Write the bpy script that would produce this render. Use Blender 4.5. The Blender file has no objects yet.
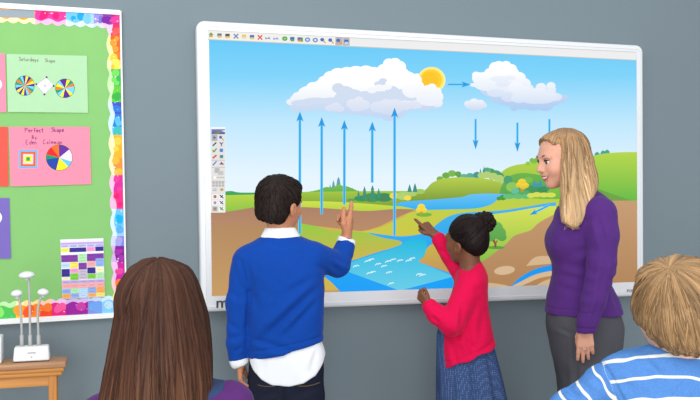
import bpy, bmesh, math, random
import numpy as np
from mathutils import Vector, Matrix
random.seed(7); rng = np.random.default_rng(7)
scene = bpy.context.scene
COL = scene.collection
# ------------------------------------------------------------------ camera
F = 850.0
CAM = np.array([-1.406, -3.537, 1.38])
YAW, PITCH, ROLL = math.radians(16.0), math.radians(0.25), math.radians(0.28)
def norm(v):
    v = np.asarray(v, float); return v/np.linalg.norm(v)
FWD = norm([math.sin(YAW)*math.cos(PITCH), math.cos(YAW)*math.cos(PITCH), math.sin(PITCH)])
_r0 = norm(np.cross(FWD, [0, 0, 1])); _d0 = np.cross(FWD, _r0)
RIGHT = _r0*math.cos(ROLL) + _d0*math.sin(ROLL)
DOWN = np.cross(FWD, RIGHT)
def at(px, py, Y=0.0):
    """world point on the plane parallel to the back wall at world Y, seen at that photo position"""
    d = FWD + (px-350)/F*RIGHT + (py-200)/F*DOWN
    return CAM + d*((Y-CAM[1])/d[1])
def atz(px, py, z):
    d = FWD + (px-350)/F*RIGHT + (py-200)/F*DOWN
    return CAM + d*((z-CAM[2])/d[2])
def proj(p):
    q = np.asarray(p, float)-CAM
    z = q@FWD
    return 350+F*(q@RIGHT)/z, 200+F*(q@DOWN)/z, z
cd = bpy.data.cameras.new('camera'); cam = bpy.data.objects.new('camera', cd); COL.objects.link(cam)
cd.sensor_fit = 'HORIZONTAL'; cd.sensor_width = 36; cd.lens = F*36/700; cd.clip_start = .05
M = Matrix.Identity(4)
for i in range(3):
    M[i][0], M[i][1], M[i][2], M[i][3] = RIGHT[i], -DOWN[i], -FWD[i], CAM[i]
cam.matrix_world = M
scene.camera = cam
# ------------------------------------------------------------------ colour / materials
def lin(c):
    return tuple(((v/255)/12.92 if v/255 <= .04045 else ((v/255+.055)/1.055)**2.4) for v in c[:3])
def L4(c): return lin(c)+(1.0,)
def new_mat(name):
    m = bpy.data.materials.new(name); m.use_nodes = True
    nt = m.node_tree; b = nt.nodes['Principled BSDF']
    return m, nt, b
def mat(name, c, rough=.6, spec=.3, metal=0, noise=0, nscale=30, bump=0, bscale=200, sss=0, sheen=0, stretch=None):
    m, nt, b = new_mat(name)
    b.inputs['Base Color'].default_value = L4(c)
    b.inputs['Roughness'].default_value = rough
    b.inputs['Specular IOR Level'].default_value = spec
    b.inputs['Metallic'].default_value = metal
    if sss:
        b.inputs['Subsurface Weight'].default_value = sss
        b.inputs['Subsurface Radius'].default_value = (.012, .005, .003)
        b.inputs['Subsurface Scale'].default_value = 1.0
    if sheen:
        b.inputs['Sheen Weight'].default_value = sheen; b.inputs['Sheen Roughness'].default_value = .4
    tc = nt.nodes.new('ShaderNodeTexCoord')
    def nz(scale, det=4):
        n = nt.nodes.new('ShaderNodeTexNoise'); n.inputs['Scale'].default_value = scale; n.inputs['Detail'].default_value = det
        if stretch:
            mp = nt.nodes.new('ShaderNodeMapping'); mp.inputs['Scale'].default_value = stretch
            nt.links.new(tc.outputs['Object'], mp.inputs['Vector']); nt.links.new(mp.outputs[0], n.inputs['Vector'])
        else: nt.links.new(tc.outputs['Object'], n.inputs['Vector'])
        return n
    if noise:
        n = nz(nscale)
        r = nt.nodes.new('ShaderNodeMix'); r.data_type = 'RGBA'
        a = lin(c)
        r.inputs[6].default_value = tuple(v*(1-noise) for v in a)+(1,)
        r.inputs[7].default_value = tuple(min(1, v*(1+noise)) for v in a)+(1,)
        nt.links.new(n.outputs['Fac'], r.inputs[0]); nt.links.new(r.outputs[2], b.inputs['Base Color'])
    if bump:
        n = nz(bscale, 2)
        bp = nt.nodes.new('ShaderNodeBump'); bp.inputs['Strength'].default_value = bump; bp.inputs['Distance'].default_value = .002
        nt.links.new(n.outputs['Fac'], bp.inputs['Height']); nt.links.new(bp.outputs[0], b.inputs['Normal'])
    return m
def attr_mat(name, rough=.7, spec=.2, emit=0.0, mul=1.0):
    """colour comes from the mesh's printed / displayed colour attribute"""
    m, nt, b = new_mat(name)
    a = nt.nodes.new('ShaderNodeVertexColor'); a.layer_name = 'Col'
    b.inputs['Roughness'].default_value = rough; b.inputs['Specular IOR Level'].default_value = spec
    if emit:
        b.inputs['Base Color'].default_value = (.02, .02, .02, 1)
        nt.links.new(a.outputs[0], b.inputs['Emission Color']); b.inputs['Emission Strength'].default_value = emit
    else:
        nt.links.new(a.outputs[0], b.inputs['Base Color'])
    return m
# ------------------------------------------------------------------ object helpers
def props(o, label=None, cat=None, group=None, kind=None):
    if label: o['label'] = label
    if cat: o['category'] = cat
    if group: o['group'] = group
    if kind: o['kind'] = kind
    return o
def empty(name, loc, label, cat, group=None):
    o = bpy.data.objects.new(name, None); COL.objects.link(o); o.location = tuple(loc); o.empty_display_size = .05
    return props(o, label, cat, group)
def mesh_obj(name, verts, faces, m, parent=None, smooth=False, origin=None, cols=None):
    """verts in world space"""
    v = np.asarray(verts, float)
    par_loc = np.zeros(3); q_ = parent
    while q_ is not None: par_loc = par_loc+np.array(q_.location); q_ = q_.parent
    if origin is None: origin = par_loc if parent is not None else v.mean(0)
    origin = np.asarray(origin, float)
    me = bpy.data.meshes.new(name)
    me.from_pydata((v-origin).tolist(), [], faces if isinstance(faces, list) else faces.tolist())
    me.materials.append(m)
    if smooth: me.polygons.foreach_set('use_smooth', [True]*len(me.polygons))
    if cols is not None:
        ca = me.color_attributes.new('Col', 'FLOAT_COLOR', 'POINT')
        ca.data.foreach_set('color', np.asarray(cols, np.float32).ravel())
    me.update()
    o = bpy.data.objects.new(name, me); COL.objects.link(o)
    if parent is not None: o.parent = parent
    o.location = tuple(origin-par_loc)
    return o
class MB:
    def __init__(s): s.v = []; s.f = []
    def add(s, v, f):
        n = len(s.v); s.v += [tuple(p) for p in v]; s.f += [[i+n for i in q] for q in f]; return s
    def box(s, a, b, bev=0):
        bm = bmesh.new(); bmesh.ops.create_cube(bm, size=1)
        a = np.array(a, float); b = np.array(b, float)
        for v in bm.verts: v.co = Vector((a+b)/2+np.array(v.co)*(b-a))
        if bev: bmesh.ops.bevel(bm, geom=bm.edges[:], offset=bev, segments=3, affect='EDGES', profile=.5)
        s._bm(bm); return s
    def _bm(s, bm):
        bm.verts.index_update(); s.add([v.co[:] for v in bm.verts], [[v.index for v in f.verts] for f in bm.faces]); bm.free()
    def tube(s, pts, rad, n=12):
        pts = [np.array(p, float) for p in pts]
        if not hasattr(rad, '__len__'): rad = [rad]*len(pts)
        rings = []
        up = np.array([.13, .97, .2])
        for i, p in enumerate(pts):
            t = norm(pts[min(i+1, len(pts)-1)]-pts[max(i-1, 0)])
            a = norm(np.cross(t, up)); b = np.cross(t, a)
            rings.append([p+rad[i]*(math.cos(k*2*math.pi/n)*a+math.sin(k*2*math.pi/n)*b) for k in range(n)])
        v = [q for r in rings for q in r]; f = []
        for i in range(len(rings)-1):
            for k in range(n): f.append([i*n+k, i*n+(k+1) % n, (i+1)*n+(k+1) % n, (i+1)*n+k])
        f.append(list(range(n))[::-1]); f.append([(len(rings)-1)*n+k for k in range(n)])
        return s.add(v, f)
    def lathe(s, c, prof, axis=(0, 0, 1), n=32):
        c = np.array(c, float); ax = norm(axis); a = norm(np.cross(ax, [.3, 1, .1])); b = np.cross(ax, a)
        v = []; f = []
        for r, h in prof:
            for k in range(n): v.append(c+ax*h+r*(math.cos(k*2*math.pi/n)*a+math.sin(k*2*math.pi/n)*b))
        for i in range(len(prof)-1):
            for k in range(n): f.append([i*n+k, i*n+(k+1) % n, (i+1)*n+(k+1) % n, (i+1)*n+k])
        f.append(list(range(n))[::-1]); f.append([(len(prof)-1)*n+k for k in range(n)])
        return s.add(v, f)
    def build(s, name, m, parent=None, smooth=False, origin=None):
        o = mesh_obj(name, s.v, s.f, m, parent, smooth, origin)
        if smooth:
            try:
                with bpy.context.temp_override(object=o, selected_objects=[o], active_object=o): bpy.ops.object.shade_auto_smooth(angle=.6)
            except Exception: pass
        return o
# flat printed / displayed pictures: polygons traced on the sheet, thin ink layers one over another
def cr(pts, n=5, closed=False):
    P = [np.array(p, float) for p in pts]; out = []
    N = len(P); rngi = range(N) if closed else range(N-1)
    for i in rngi:
        p1, p2 = P[i], P[(i+1) % N]
        p0 = P[(i-1) % N] if closed or i > 0 else 2*p1-p2
        p3 = P[(i+2) % N] if closed or i < N-2 else 2*p2-p1
        for k in range(n):
            t = k/n
            out.append(.5*(2*p1+(p2-p0)*t+(2*p0-5*p1+4*p2-p3)*t*t+(3*p1-p0-3*p2+p3)*t**3))
    if not closed: out.append(P[-1])
    return out
class Flat:
    def __init__(s, Y, eps=.00004): s.Y = Y; s.eps = eps; s.k = 0; s.v = []; s.f = []; s.c = []
    def poly(s, pts, c, c2=None, y0=None, y1=None, layer=True):
        n = len(s.v)
        if layer: s.k += 1
        ys = [p[1] for p in pts]; y0 = min(ys) if y0 is None else y0; y1 = max(ys) if y1 is None else y1
        A = np.array(lin(c)); B = np.array(lin(c2 or c))
        for p in pts:
            s.v.append(at(p[0], p[1], s.Y-s.k*s.eps))
            t = (p[1]-y0)/max(1e-6, y1-y0)
            s.c.append(tuple(np.clip(A+(B-A)*t, 0, 4))+(1,))
        s.f.append(list(range(n, n+len(pts))))
    def ell(s, x, y, rx, ry=None, c=(0, 0, 0), c2=None, n=20, rot=0, **k):
        ry = ry or rx; a = np.arange(n)*2*math.pi/n
        X = rx*np.cos(a); Yy = ry*np.sin(a)
        s.poly([(x+u*math.cos(rot)-w*math.sin(rot), y+u*math.sin(rot)+w*math.cos(rot)) for u, w in zip(X, Yy)], c, c2, **k)
    def rect(s, x0, y0, x1, y1, c, c2=None, **k): s.poly([(x0, y0), (x1, y0), (x1, y1), (x0, y1)], c, c2, **k)
    def line(s, pts, w, c, layer=True):
        P = [np.array(p, float) for p in pts]
        if layer: s.k += 1
        for a, b in zip(P[:-1], P[1:]):
            d = b-a; L = np.linalg.norm(d)
            if L < 1e-6: continue
            d /= L; q = np.array([-d[1], d[0]])*w/2; e = d*w*.25
            s.poly([a-e+q, b+e+q, b+e-q, a-e-q], c, layer=False)
    def build(s, name, m, parent=None, origin=None):
        o = mesh_obj(name, s.v, s.f, m, parent, cols=s.c, origin=origin)
        return o
# ------------------------------------------------------------------ setting
def plane(name, pts, m):
    return props(mesh_obj(name, pts, [list(range(len(pts)))], m), kind='structure')
WALLM = mat('painted_wall', (122, 135, 141), rough=.75, spec=.15, noise=.05, nscale=1.2, bump=.15, bscale=350)
b = MB().box((-4.2, 0, -.02), (4.6, .12, 2.95)); props(b.build('wall_back', WALLM), kind='structure')
b = MB().box((-4.2, -5.0, -.12), (4.6, 0.12, 0)); props(b.build('floor', mat('carpet', (172, 168, 160), rough=.95, noise=.15, nscale=120, bump=.4, bscale=500)), kind='structure')
b = MB().box((-4.2, -.016, 0), (4.6, 0, .11), .003); props(b.build('baseboard_back', mat('vinyl_skirting', (70, 74, 78), rough=.5)), kind='structure')
# ------------------------------------------------------------------ interactive whiteboard
BY = -.052
def rrect(cs, rad, n=6, inset=0.0):
    """cs: TL TR BR BL (world X,Z); counter-rotating rounded corners"""
    cs = [np.array(c, float) for c in cs]; out = []
    cen = sum(cs)/4
    cs = [c+np.array([math.copysign(inset, cen[0]-c[0]), math.copysign(inset, cen[1]-c[1])]) for c in cs]
    for i in range(4):
        c = cs[i]; p = norm(cs[i-1]-c); q = norm(cs[(i+1) % 4]-c)
        for k in range(n+1):
            t = k/n*math.pi/2
            out.append(c+rad*(p*(1-math.sin(t))+q*(1-math.cos(t))))
    return out
def XZ(px, py, Y): w = at(px, py, Y); return (w[0], w[2])
oc = [XZ(196.3, 20, -.06), XZ(643.3, 45.3, -.06), XZ(644.2, 296, -.06), XZ(201.3, 312.3, -.06)]
ic = [XZ(207.6, 30, BY), XZ(636.3, 52, BY), XZ(637.3, 282.6, BY), XZ(210.7, 297, BY)]
board_base = at(420, 305, 0); board_base[1] = 0
board = empty('interactive_whiteboard', board_base, 'large wall-mounted interactive whiteboard in white frame showing a water cycle landscape', 'whiteboard')
rings = [(rrect(oc, .032, inset=.004), 0), (rrect(oc, .034), -.010), (rrect(oc, .034), -.050), (rrect(oc, .031, inset=.003), -.057), (rrect(oc, .026, inset=.009), -.061),
         (rrect(oc, .016, inset=.021), -.063), (rrect(oc, .014, inset=.0225), -.0605), (rrect(ic, .0015, inset=-.004), -.0600), (rrect(ic, .001, inset=-.0005), -.0585), (rrect(ic, .001, inset=0), -.050)]
v = []; f = []
n = len(rings[0][0])
for r, Y in rings: v += [(p[0], Y, p[1]) for p in r]
for i in range(len(rings)-1):
    for k in range(n): f.append([i*n+k, (i+1)*n+k, (i+1)*n+(k+1) % n, i*n+(k+1) % n])
f.append(list(range(n)))
WPL = mat('white_plastic', (228, 229, 231), rough=.35, spec=.4)
fr = mesh_obj('frame', v, f, WPL, board)
fr.data.polygons.foreach_set('use_smooth', [False]*len(fr.data.polygons))
# --- the displayed picture
S = Flat(BY)
S.poly([(207.6, 30), (636.3, 52), (637.3, 282.6), (210.7, 297)], (236, 236, 236))
SKYS = [(42, (98, 200, 246)), (76, (122, 209, 248)), (122, (188, 229, 251)), (178, (228, 243, 253)), (216, (232, 245, 253))]
for k_, ((ya, ca), (yb, cb)) in enumerate(zip(SKYS[:-1], SKYS[1:])):
    tl, tr = ((207.8, 39.5), (636.3, 60.3)) if k_ == 0 else ((207.8+(ya-39.5)*.0116, ya), (636.3+(ya-60)*.0045, ya))
    S.poly([tl, tr, (636.3+(yb-60)*.0045, yb), (207.8+(yb-39.5)*.0116, yb)], ca, cb, y0=ya, y1=yb)
SKY_Y = None
# far bushes and meadows
DG = (52, 160, 88)
S.poly(cr([(209.6, 193.5), (222, 192), (231, 191), (240, 192.5), (262, 192.5)])+[(262, 196), (209.6, 196)], DG)
S.poly([(209.7, 194.7), (225, 195.2), (262, 194.3), (330, 193), (330, 216), (210, 213)], (182, 212, 62), (130, 192, 62), y0=194, y1=214)
S.poly(cr([(295, 193), (310, 191.5), (322, 189), (332, 187), (345, 186), (356, 190), (362, 193)])+[(362, 196), (295, 196)], (96, 178, 66))
for x, t, bt, w in ((333.5, 180, 189, 4), (338.5, 176.5, 189, 5.5), (344, 181.5, 189, 4), (330, 184, 189, 3)):
    S.poly([(x, t), (x+w*.3, t+4), (x+w*.25, t+4), (x+w/2, bt), (x-w/2, bt), (x-w*.25, t+4), (x-w*.3, t+4)], (92, 158, 176))
S.poly(cr([(318, 190), (326, 187), (332, 187.6), (339, 184.6), (346, 187.5), (352, 188), (358, 191.8)])+[(358, 194), (318, 194)], (118, 190, 66), (84, 170, 72))
S.poly(cr([(298, 192), (330, 191.6), (380, 191), (440, 191)])+[(440, 216), (298, 206)], (160, 196, 52), (118, 160, 46), y0=192, y1=206)
S.poly(cr([(298, 201), (330, 201.5), (365, 203.5), (396, 206), (425, 207)])+cr([(425, 212), (390, 212), (350, 212), (298, 209)]), (204, 222, 66), (182, 208, 54), y0=202, y1=211)
# right side hills
S.poly(cr([(495, 180), (504, 170), (516, 165), (535, 163), (552, 163), (575, 164), (590, 170)])+[(590, 205), (495, 205)], (176, 208, 64), (136, 188, 66), y0=163, y1=200)
for x, y, r, c in ((440, 179, 3.5, (120, 178, 62)), (446, 175.5, 4, (104, 170, 62)), (452, 173.5, 4.2, (120, 182, 70)), (458, 174, 3.4, (92, 164, 66)), (460, 177, 3, (76, 156, 70)), (464, 177, 4, (92, 178, 150)), (470, 176.5, 4.5, (86, 170, 148)),
                   (477, 175, 4, (60, 152, 140)), (490, 173, 6, (58, 150, 100)), (496, 175, 6, (70, 160, 96)), (487, 171, 4.5, (84, 172, 120)), (500, 176, 4, (64, 150, 110))):
    S.ell(x, y, r, r*.8, c, n=12)
for x, t in ((477, 171), (480.5, 168), (484, 165.5), (487.5, 169)):
    S.poly([(x, t), (x+2, 178), (x-2, 178)], (56, 140, 160))
for x, y, r in ((482, 175.5, 4.5), (487, 174.8, 4.6), (493, 176.5, 5), (499, 178.5, 5), (503, 181, 4)): S.ell(x, y, r, r*.75, (178, 206, 112), n=12)
# main rounded hill with its bushes
S.poly(cr([(405, 199), (415, 195), (425, 190), (432, 183), (442, 179), (456, 177.3), (474, 177.6), (490, 179.5), (501, 184), (509, 190), (516, 196)])+[(516, 200), (480, 203), (405, 203)], (178, 204, 66), (128, 160, 48), y0=178, y1=198)
# woods below the far hill
S.poly(cr([(500, 190), (505, 180), (512, 175), (522, 173), (534, 174), (545, 176), (556, 176)])+[(556, 197), (500, 197)], (104, 178, 70), (84, 162, 74))
for x, y, rx, ry, c in ((508, 180, 4.5, 4.5, (70, 158, 110)), (512, 187, 6, 5, (140, 196, 84)), (534, 190, 9, 5, (62, 150, 84)), (546, 191, 9, 5, (54, 144, 78)), (520, 193, 10, 4, (84, 168, 100)),
                        (515, 191, 4, 3, (100, 190, 150)), (551, 188, 5, 5, (64, 150, 100)), (528, 180, 5, 3, (120, 188, 70))):
    S.ell(x, y, rx, ry, c, n=14)
for x, t in ((534.5, 179.5), (540.5, 179), (547, 179.5), (537.5, 182)):
    S.poly([(x, t), (x+2.2, 187), (x-2.2, 187)], (56, 150, 176))
S.poly([(521.2, 184), (523, 184), (523.4, 192), (520.8, 192)], (200, 140, 40))
for x, y, r in ((522, 182.5, 4.3), (518.8, 185, 3), (526, 185.5, 3), (523, 186.4, 3.4)): S.ell(x, y, r, r*.9, (244, 218, 58), (222, 186, 40), n=14)
for x, y, r in ((540, 163, 3), (534, 163.5, 3), (528, 165, 2.6)): S.ell(x, y-1.5, r, r*.8, (150, 196, 70), n=10)
for x in (532, 536, 541): S.ell(x, 160.5, 2.6, 2.6, (128, 186, 64), n=10)
for x, y in ((590, 155), (597, 153.3), (603, 151.8), (607, 151)): S.poly([(x-3, y+3), (x-2, y), (x, y-1.6), (x+2.4, y), (x+3, y+3)], (64, 160, 140))
# right hill beside the frame
S.poly(cr([(534, 203), (546, 193), (560, 178), (575, 165), (589, 157.3), (603, 153.8), (620, 152.3), (637, 152)])+[(637.2, 209), (534, 209)], (176, 212, 66), (92, 184, 62), y0=154, y1=202)
S.poly(cr([(592, 186), (604, 191), (618, 196), (632, 200.6)])+[(632, 202), (590, 202)], (104, 160, 60), (110, 160, 60))
# brown ground over everything below
BR1, BR2 = (172, 128, 100), (190, 146, 98)
S.poly([(545, 212), (575, 203), (600, 200.8), (637, 200.6), (637.3, 282.6), (470, 288.2), (470, 262)], (196, 152, 108), (170, 124, 78), y0=205, y1=284)
S.poly(cr([(209.8, 212.5), (228, 211.5), (244, 209), (262, 206.5), (300, 207), (330, 208.5), (365, 211), (395, 209), (417.5, 209.6)])+cr([(417.5, 210.5), (398, 219), (380, 228), (360, 232)])+[(360, 240), (210.2, 240)], (170, 126, 98), (184, 136, 98), y0=208, y1=232)
S.poly([(210, 225.3), (262, 225.4), (345, 240), (345, 292.6), (210.7, 297)], (178, 136, 92), (196, 152, 96), y0=226, y1=290)
S.poly([(298, 224), (360, 231), (372, 232), (410, 238), (410, 250), (345, 290), (298, 290)], (206, 178, 72))
S.poly([(405, 245), (440, 238), (452, 246), (470, 262), (470, 288), (430, 275), (410, 262)], (200, 150, 80))
# lake
S.poly(cr([(394, 204.5), (404, 201.5), (418, 200.5), (440, 199), (462, 197), (470, 194.5), (486, 193.5), (505, 194)])+cr([(506, 195), (499, 198), (494, 203), (486, 207), (470, 210), (446, 211.5), (425, 212), (412, 208.5), (394, 205)]), (96, 190, 240), (22, 172, 240), y0=195, y1=211)
# lime band between lake and stream
S.poly(cr([(360, 231.5), (380, 227.5), (400, 218), (417, 211), (446, 209.5), (474, 208.6), (490, 205), (500, 198.5), (513, 197), (530, 198.5), (545, 199), (560, 199)])+[(560, 206), (480, 216), (440, 240), (395, 240)], (186, 208, 66), (206, 196, 60), y0=200, y1=240)
for x, y, r in ((503, 197.5, 3.6), (499, 198.5, 2.5)): S.ell(x, y, r, r*.8, (70, 150, 60), n=12)
for x, y, rx in ((509, 196.5, 6), (518, 196.5, 5), (526, 196.5, 5)): S.ell(x, y, rx, 2.6, (96, 190, 120), n=12)
for x, y, rx in ((531, 195.5, 4), (537, 194.6, 5), (544, 195, 5), (551, 195, 5)): S.ell(x, y, rx, 2.5, (214, 222, 84), n=12)
# field right of the stream
S.poly(cr([(556, 203), (530, 207), (500, 213), (472, 216.5), (455, 228), (440, 240), (428, 246.5)])+cr([(424, 254), (430, 263), (450, 274)])+[(470, 276), (480, 264)]+cr([(487, 258.5), (497, 251), (506, 244), (514, 236), (524, 232.5), (531, 230), (540, 222), (557, 213)]), (216, 226, 84), (128, 188, 66), y0=205, y1=262)
S.poly(cr([(557, 213), (540, 222), (531, 230), (524, 232.5), (514, 236), (506, 244), (497, 251), (487, 258.5), (470, 268)])+[(470, 288.2), (637.3, 282.6), (637, 200.6), (600, 200.8), (575, 204)], (196, 152, 110), (176, 130, 84), y0=205, y1=286)
# bank under the girl
S.poly(cr([(428, 246), (440, 243), (452, 250), (466, 262)])+[(466, 288), (450, 274)]+cr([(444, 271), (430, 266), (419, 261.5), (424, 256), (428, 246)]), (200, 178, 70), (198, 146, 84), y0=244, y1=272)
# grass peninsula
S.poly(cr([(298, 223), (315, 226), (332, 231), (352, 231.5), (370, 233)])+cr([(370, 233), (384, 238.5), (398, 241.5), (401, 244), (392, 247), (378, 251), (360, 256.5), (345, 262)])+[(325, 277), (298, 270)], (150, 200, 62), (206, 176, 70), y0=226, y1=262)
# water
W = cr([(556, 202.2), (543, 203.8), (525, 207), (500, 210.6), (480, 211.6), (462, 213), (450, 215.8), (441, 221), (432, 228), (420, 234), (402, 236.3), (386, 235), (367, 232.3)])
W += cr([(372, 234.5), (384, 238), (399, 240.8), (401.6, 243.8), (392, 248), (378, 252), (360, 258), (345, 263.5), (324, 276.5)])
W += cr([(324, 276.5), (332, 283), (341, 292.6)])+[(468, 288.3), (468, 279)]+cr([(450, 273.2), (430, 266), (419, 261.5), (424, 256), (428, 247), (440, 239), (452, 229), (466, 219.5), (474, 216), (490, 214.5), (510, 212), (530, 208.5), (545, 206.3), (556, 206)])
S.poly(W, (70, 176, 232), (0, 166, 240), y0=203, y1=250)
C = [(346, 271), (346, 264)]+cr([(360, 259), (380, 252.6), (396, 247.6), (403, 243), (412, 239), (424, 240), (427, 246), (424, 255), (419, 261.5), (430, 266.5), (450, 274.5), (456, 276)])+[(399.5, 290.6)]
S.poly(C, (0, 184, 222), (100, 204, 232), y0=240, y1=290)
S.poly(cr([(417.5, 209.7), (398, 218.6), (380, 227.6), (370, 230.8)])+[(369, 229.8)]+cr([(380, 226.4), (398, 217.4), (417, 209)]), (214, 180, 70))
# small marsh tree, shrubs, spruce clump
S.ell(424, 214.6, 8, 2.2, (112, 178, 62), n=16)
S.poly([(420.6, 209), (422, 209), (422.2, 214.5), (420.4, 214.5)], (206, 150, 40))
for x, y, r in ((421.3, 207.5, 4), (418.6, 210.4, 2.8), (424.4, 210.6, 2.8)): S.ell(x, y, r, r*.95, (250, 226, 60), (226, 196, 44), n=14)
S.ell(462, 232, 8, 4, (96, 180, 70), n=14)
for x, y, rx, ry, c in ((362, 198.5, 8, 3, (44, 142, 88)), (372, 197.6, 9, 4.6, (52, 148, 84)), (384, 197.4, 9, 4.4, (44, 138, 84)), (351, 200, 4, 1.4, (70, 160, 84))): S.ell(x, y, rx, ry, c, n=16)
for x, t, w in ((358.5, 190, 3.6), (364.5, 186, 4.4), (372.5, 184.8, 5), (378.7, 188, 4)):
    S.poly([(x, t), (x+w*.35, t+5), (x+w*.25, t+5), (x+w/2, 198), (x-w/2, 198), (x-w*.25, t+5), (x-w*.35, t+5)], (52, 140, 118))
for x in (368.2, 384): S.rect(x-.7, 197.5, x+.7, 201.2, (120, 96, 70))
for x, y, rx, ry, c in ((394, 195.8, 4.6, 3.2, (240, 214, 70)), (403, 196, 6.5, 4, (172, 208, 112)), (411, 193.6, 6, 3, (168, 206, 108)), (420, 191.4, 5, 2.6, (156, 200, 96)), (407.5, 198, 3.8, 2.6, (246, 218, 60))): S.ell(x, y, rx, ry, c, n=14)
for x, t in ((409.6, 184), (415, 182.8)): S.poly([(x, t), (x+1.3, t+4), (x+2.3, 192), (x-2.3, 192), (x-1.3, t+4)], (56, 138, 128))
# broad tree behind the girl
S.ell(496, 247.6, 9, 1.6, (84, 160, 62), n=16)
S.poly([(494.3, 238), (495.4, 242), (498.5, 239), (496.4, 243.5), (496.6, 247.5), (494, 247.5), (494.4, 244), (491.8, 240)], (132, 84, 52))
for x, y, r in ((492, 234, 6.5), (499, 233, 7), (496, 228, 7), (502, 237, 4.6), (490, 238, 4)): S.ell(x, y, r, r*.92, (104, 178, 78), (84, 160, 74), y0=222, y1=242, n=18)
# stones and spring in the slope
S.ell(504.5, 270.4, 10.5, 4.3, (214, 184, 146), n=22, rot=-.12)
S.poly(cr([(526, 266), (533, 258.5), (541, 256), (556, 257), (572, 260), (557, 263), (542, 264.5), (526, 266)]), (212, 180, 140))
S.poly(cr([(512, 286.5), (526, 276.5), (540, 271), (557, 270), (578, 271)])+cr([(578, 272), (557, 275), (540, 278), (528, 283), (520, 286.3)]), (216, 184, 142))
S.poly(cr([(480, 282.5), (492, 283), (505, 285), (510, 286.7)])+[(480, 287.8)], (210, 176, 132))
S.poly(cr([(536, 285.6), (545, 280.5), (557, 278), (580, 279), (596, 284)])+[(580, 284.6)], (210, 176, 134))
S.poly(cr([(510.5, 286.6), (520, 277.5), (534, 269.5), (548, 265.6), (557, 264), (592, 262)])+cr([(592, 264), (557, 270.5), (548, 271.4), (534, 275), (522, 281), (511, 286.6)]), (16, 150, 238))
# birds
for x, y in ((356, 266), (367.5, 261), (371, 259.5), (378, 264), (384, 266), (388, 261.3), (393, 259.5), (400, 260.4), (408.5, 260.5), (412, 258.4), (369.5, 273), (372.5, 272), (389, 272.3), (391, 283.4), (419, 274.2), (422.5, 275)):
    S.line([(x-2.8, y+1.2), (x-.8, y-.5), (x, y+.3), (x+1.4, y-.8), (x+3, y-.2)], .8, (226, 246, 252))
# clouds
def cloud(S, parts, c, c2, y0, y1):
    for x, y, rx, ry in parts: S.ell(x, y, rx, ry, c, c2, y0=y0, y1=y1, n=18)
# left cloud: shaded underside, then the white mass, then lower billows
cloud(S, [(296, 106, 7, 6), (306, 105, 9, 7), (318, 105, 9, 6), (330, 106, 8, 6), (342, 108, 9, 6), (354, 109, 9, 6), (366, 110, 9, 6), (378, 112, 9, 6), (389, 115, 8, 6), (396, 113, 8, 6), (403, 112, 5, 3.4), (408, 106, 10, 5), (424, 106, 9, 5), (436, 104, 6, 5), (350, 100, 40, 9), (400, 98, 30, 9)], (206, 220, 240), (190, 212, 242), 96, 121)
cloud(S, [(291, 102, 5, 3.2), (298, 97, 6, 5), (306, 93, 8, 6), (313, 88, 7, 6), (321, 86, 8, 6), (324, 81, 6, 5), (331, 78, 8, 7), (338, 74, 8, 6), (347, 73, 8, 6), (356, 71, 8, 5), (366, 71, 8, 5.5), (374, 72, 7, 5), (384, 70, 7, 6), (389, 64, 6, 5.5), (395, 63, 6, 5), (400, 67, 6, 6), (403, 74, 6, 6), (410, 80, 8, 6), (417, 78, 5, 4.5), (420, 84, 6, 6), (430, 92, 8, 8), (432, 88, 5, 4.5), (437, 97, 5.5, 5.5), (438, 103, 5, 4), (426, 97, 10, 8), (390, 82, 30, 14), (350, 84, 30, 12), (322, 92, 24, 8), (310, 98, 20, 4.5), (410, 92, 20, 14)], (255, 255, 255), (228, 234, 246), 82, 106)
cloud(S, [(338, 88, 6, 5), (345, 92, 9, 6), (352, 97, 12, 8), (366, 99, 14, 8), (381, 99, 12, 8), (374, 92, 7, 4), (380, 84, 6, 3), (383, 80.5, 4, 2.4), (392, 91, 7, 5), (400, 95, 10, 6), (410, 97, 10, 4), (341, 98, 7, 5), (331, 101, 9, 3.6), (316, 101, 14, 3.4), (303, 103, 12, 3.4)], (208, 220, 238), (206, 218, 240), 80, 110)
cloud(S, [(372, 90, 5, 3.4), (379, 88, 6, 3.6), (387, 87, 5, 3), (430, 101, 12, 5)], (244, 247, 252), (236, 240, 248), 84, 104)
cloud(S, [(330, 108, 5, 3.4), (336, 107, 5.5, 4.6), (340, 109, 4.4, 3), (352, 104, 5.5, 5), (359, 101, 5, 4.6), (364, 105, 6, 5), (357, 108, 7, 3.6), (378, 107, 8, 5.5), (386, 104, 7, 5), (395, 104, 8, 5), (404, 106, 8, 4.5), (415, 105, 8, 4), (390, 110, 12, 4.6)], (228, 232, 244), (206, 218, 240), 98, 115)
# sun with the right end of the cloud over it
S.ell(431.5, 80, 14, 13, (255, 240, 170), n=36)
S.ell(431.5, 80, 12.8, 12, (255, 232, 96), n=36)
S.ell(431, 80, 11, 10.4, (255, 206, 26), n=36)
S.ell(430, 80, 8.5, 8, (255, 196, 8), n=30)
cloud(S, [(416, 80, 6, 5), (419, 86, 5, 5), (428, 90, 6, 5), (432, 87.5, 4.6, 4), (437, 92, 4.6, 4.6), (440, 97, 3.4, 4.6), (437, 102, 5.4, 5), (426, 97, 10, 8), (412, 90, 10, 8)], (252, 252, 255), (230, 236, 247), 82, 106)
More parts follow.
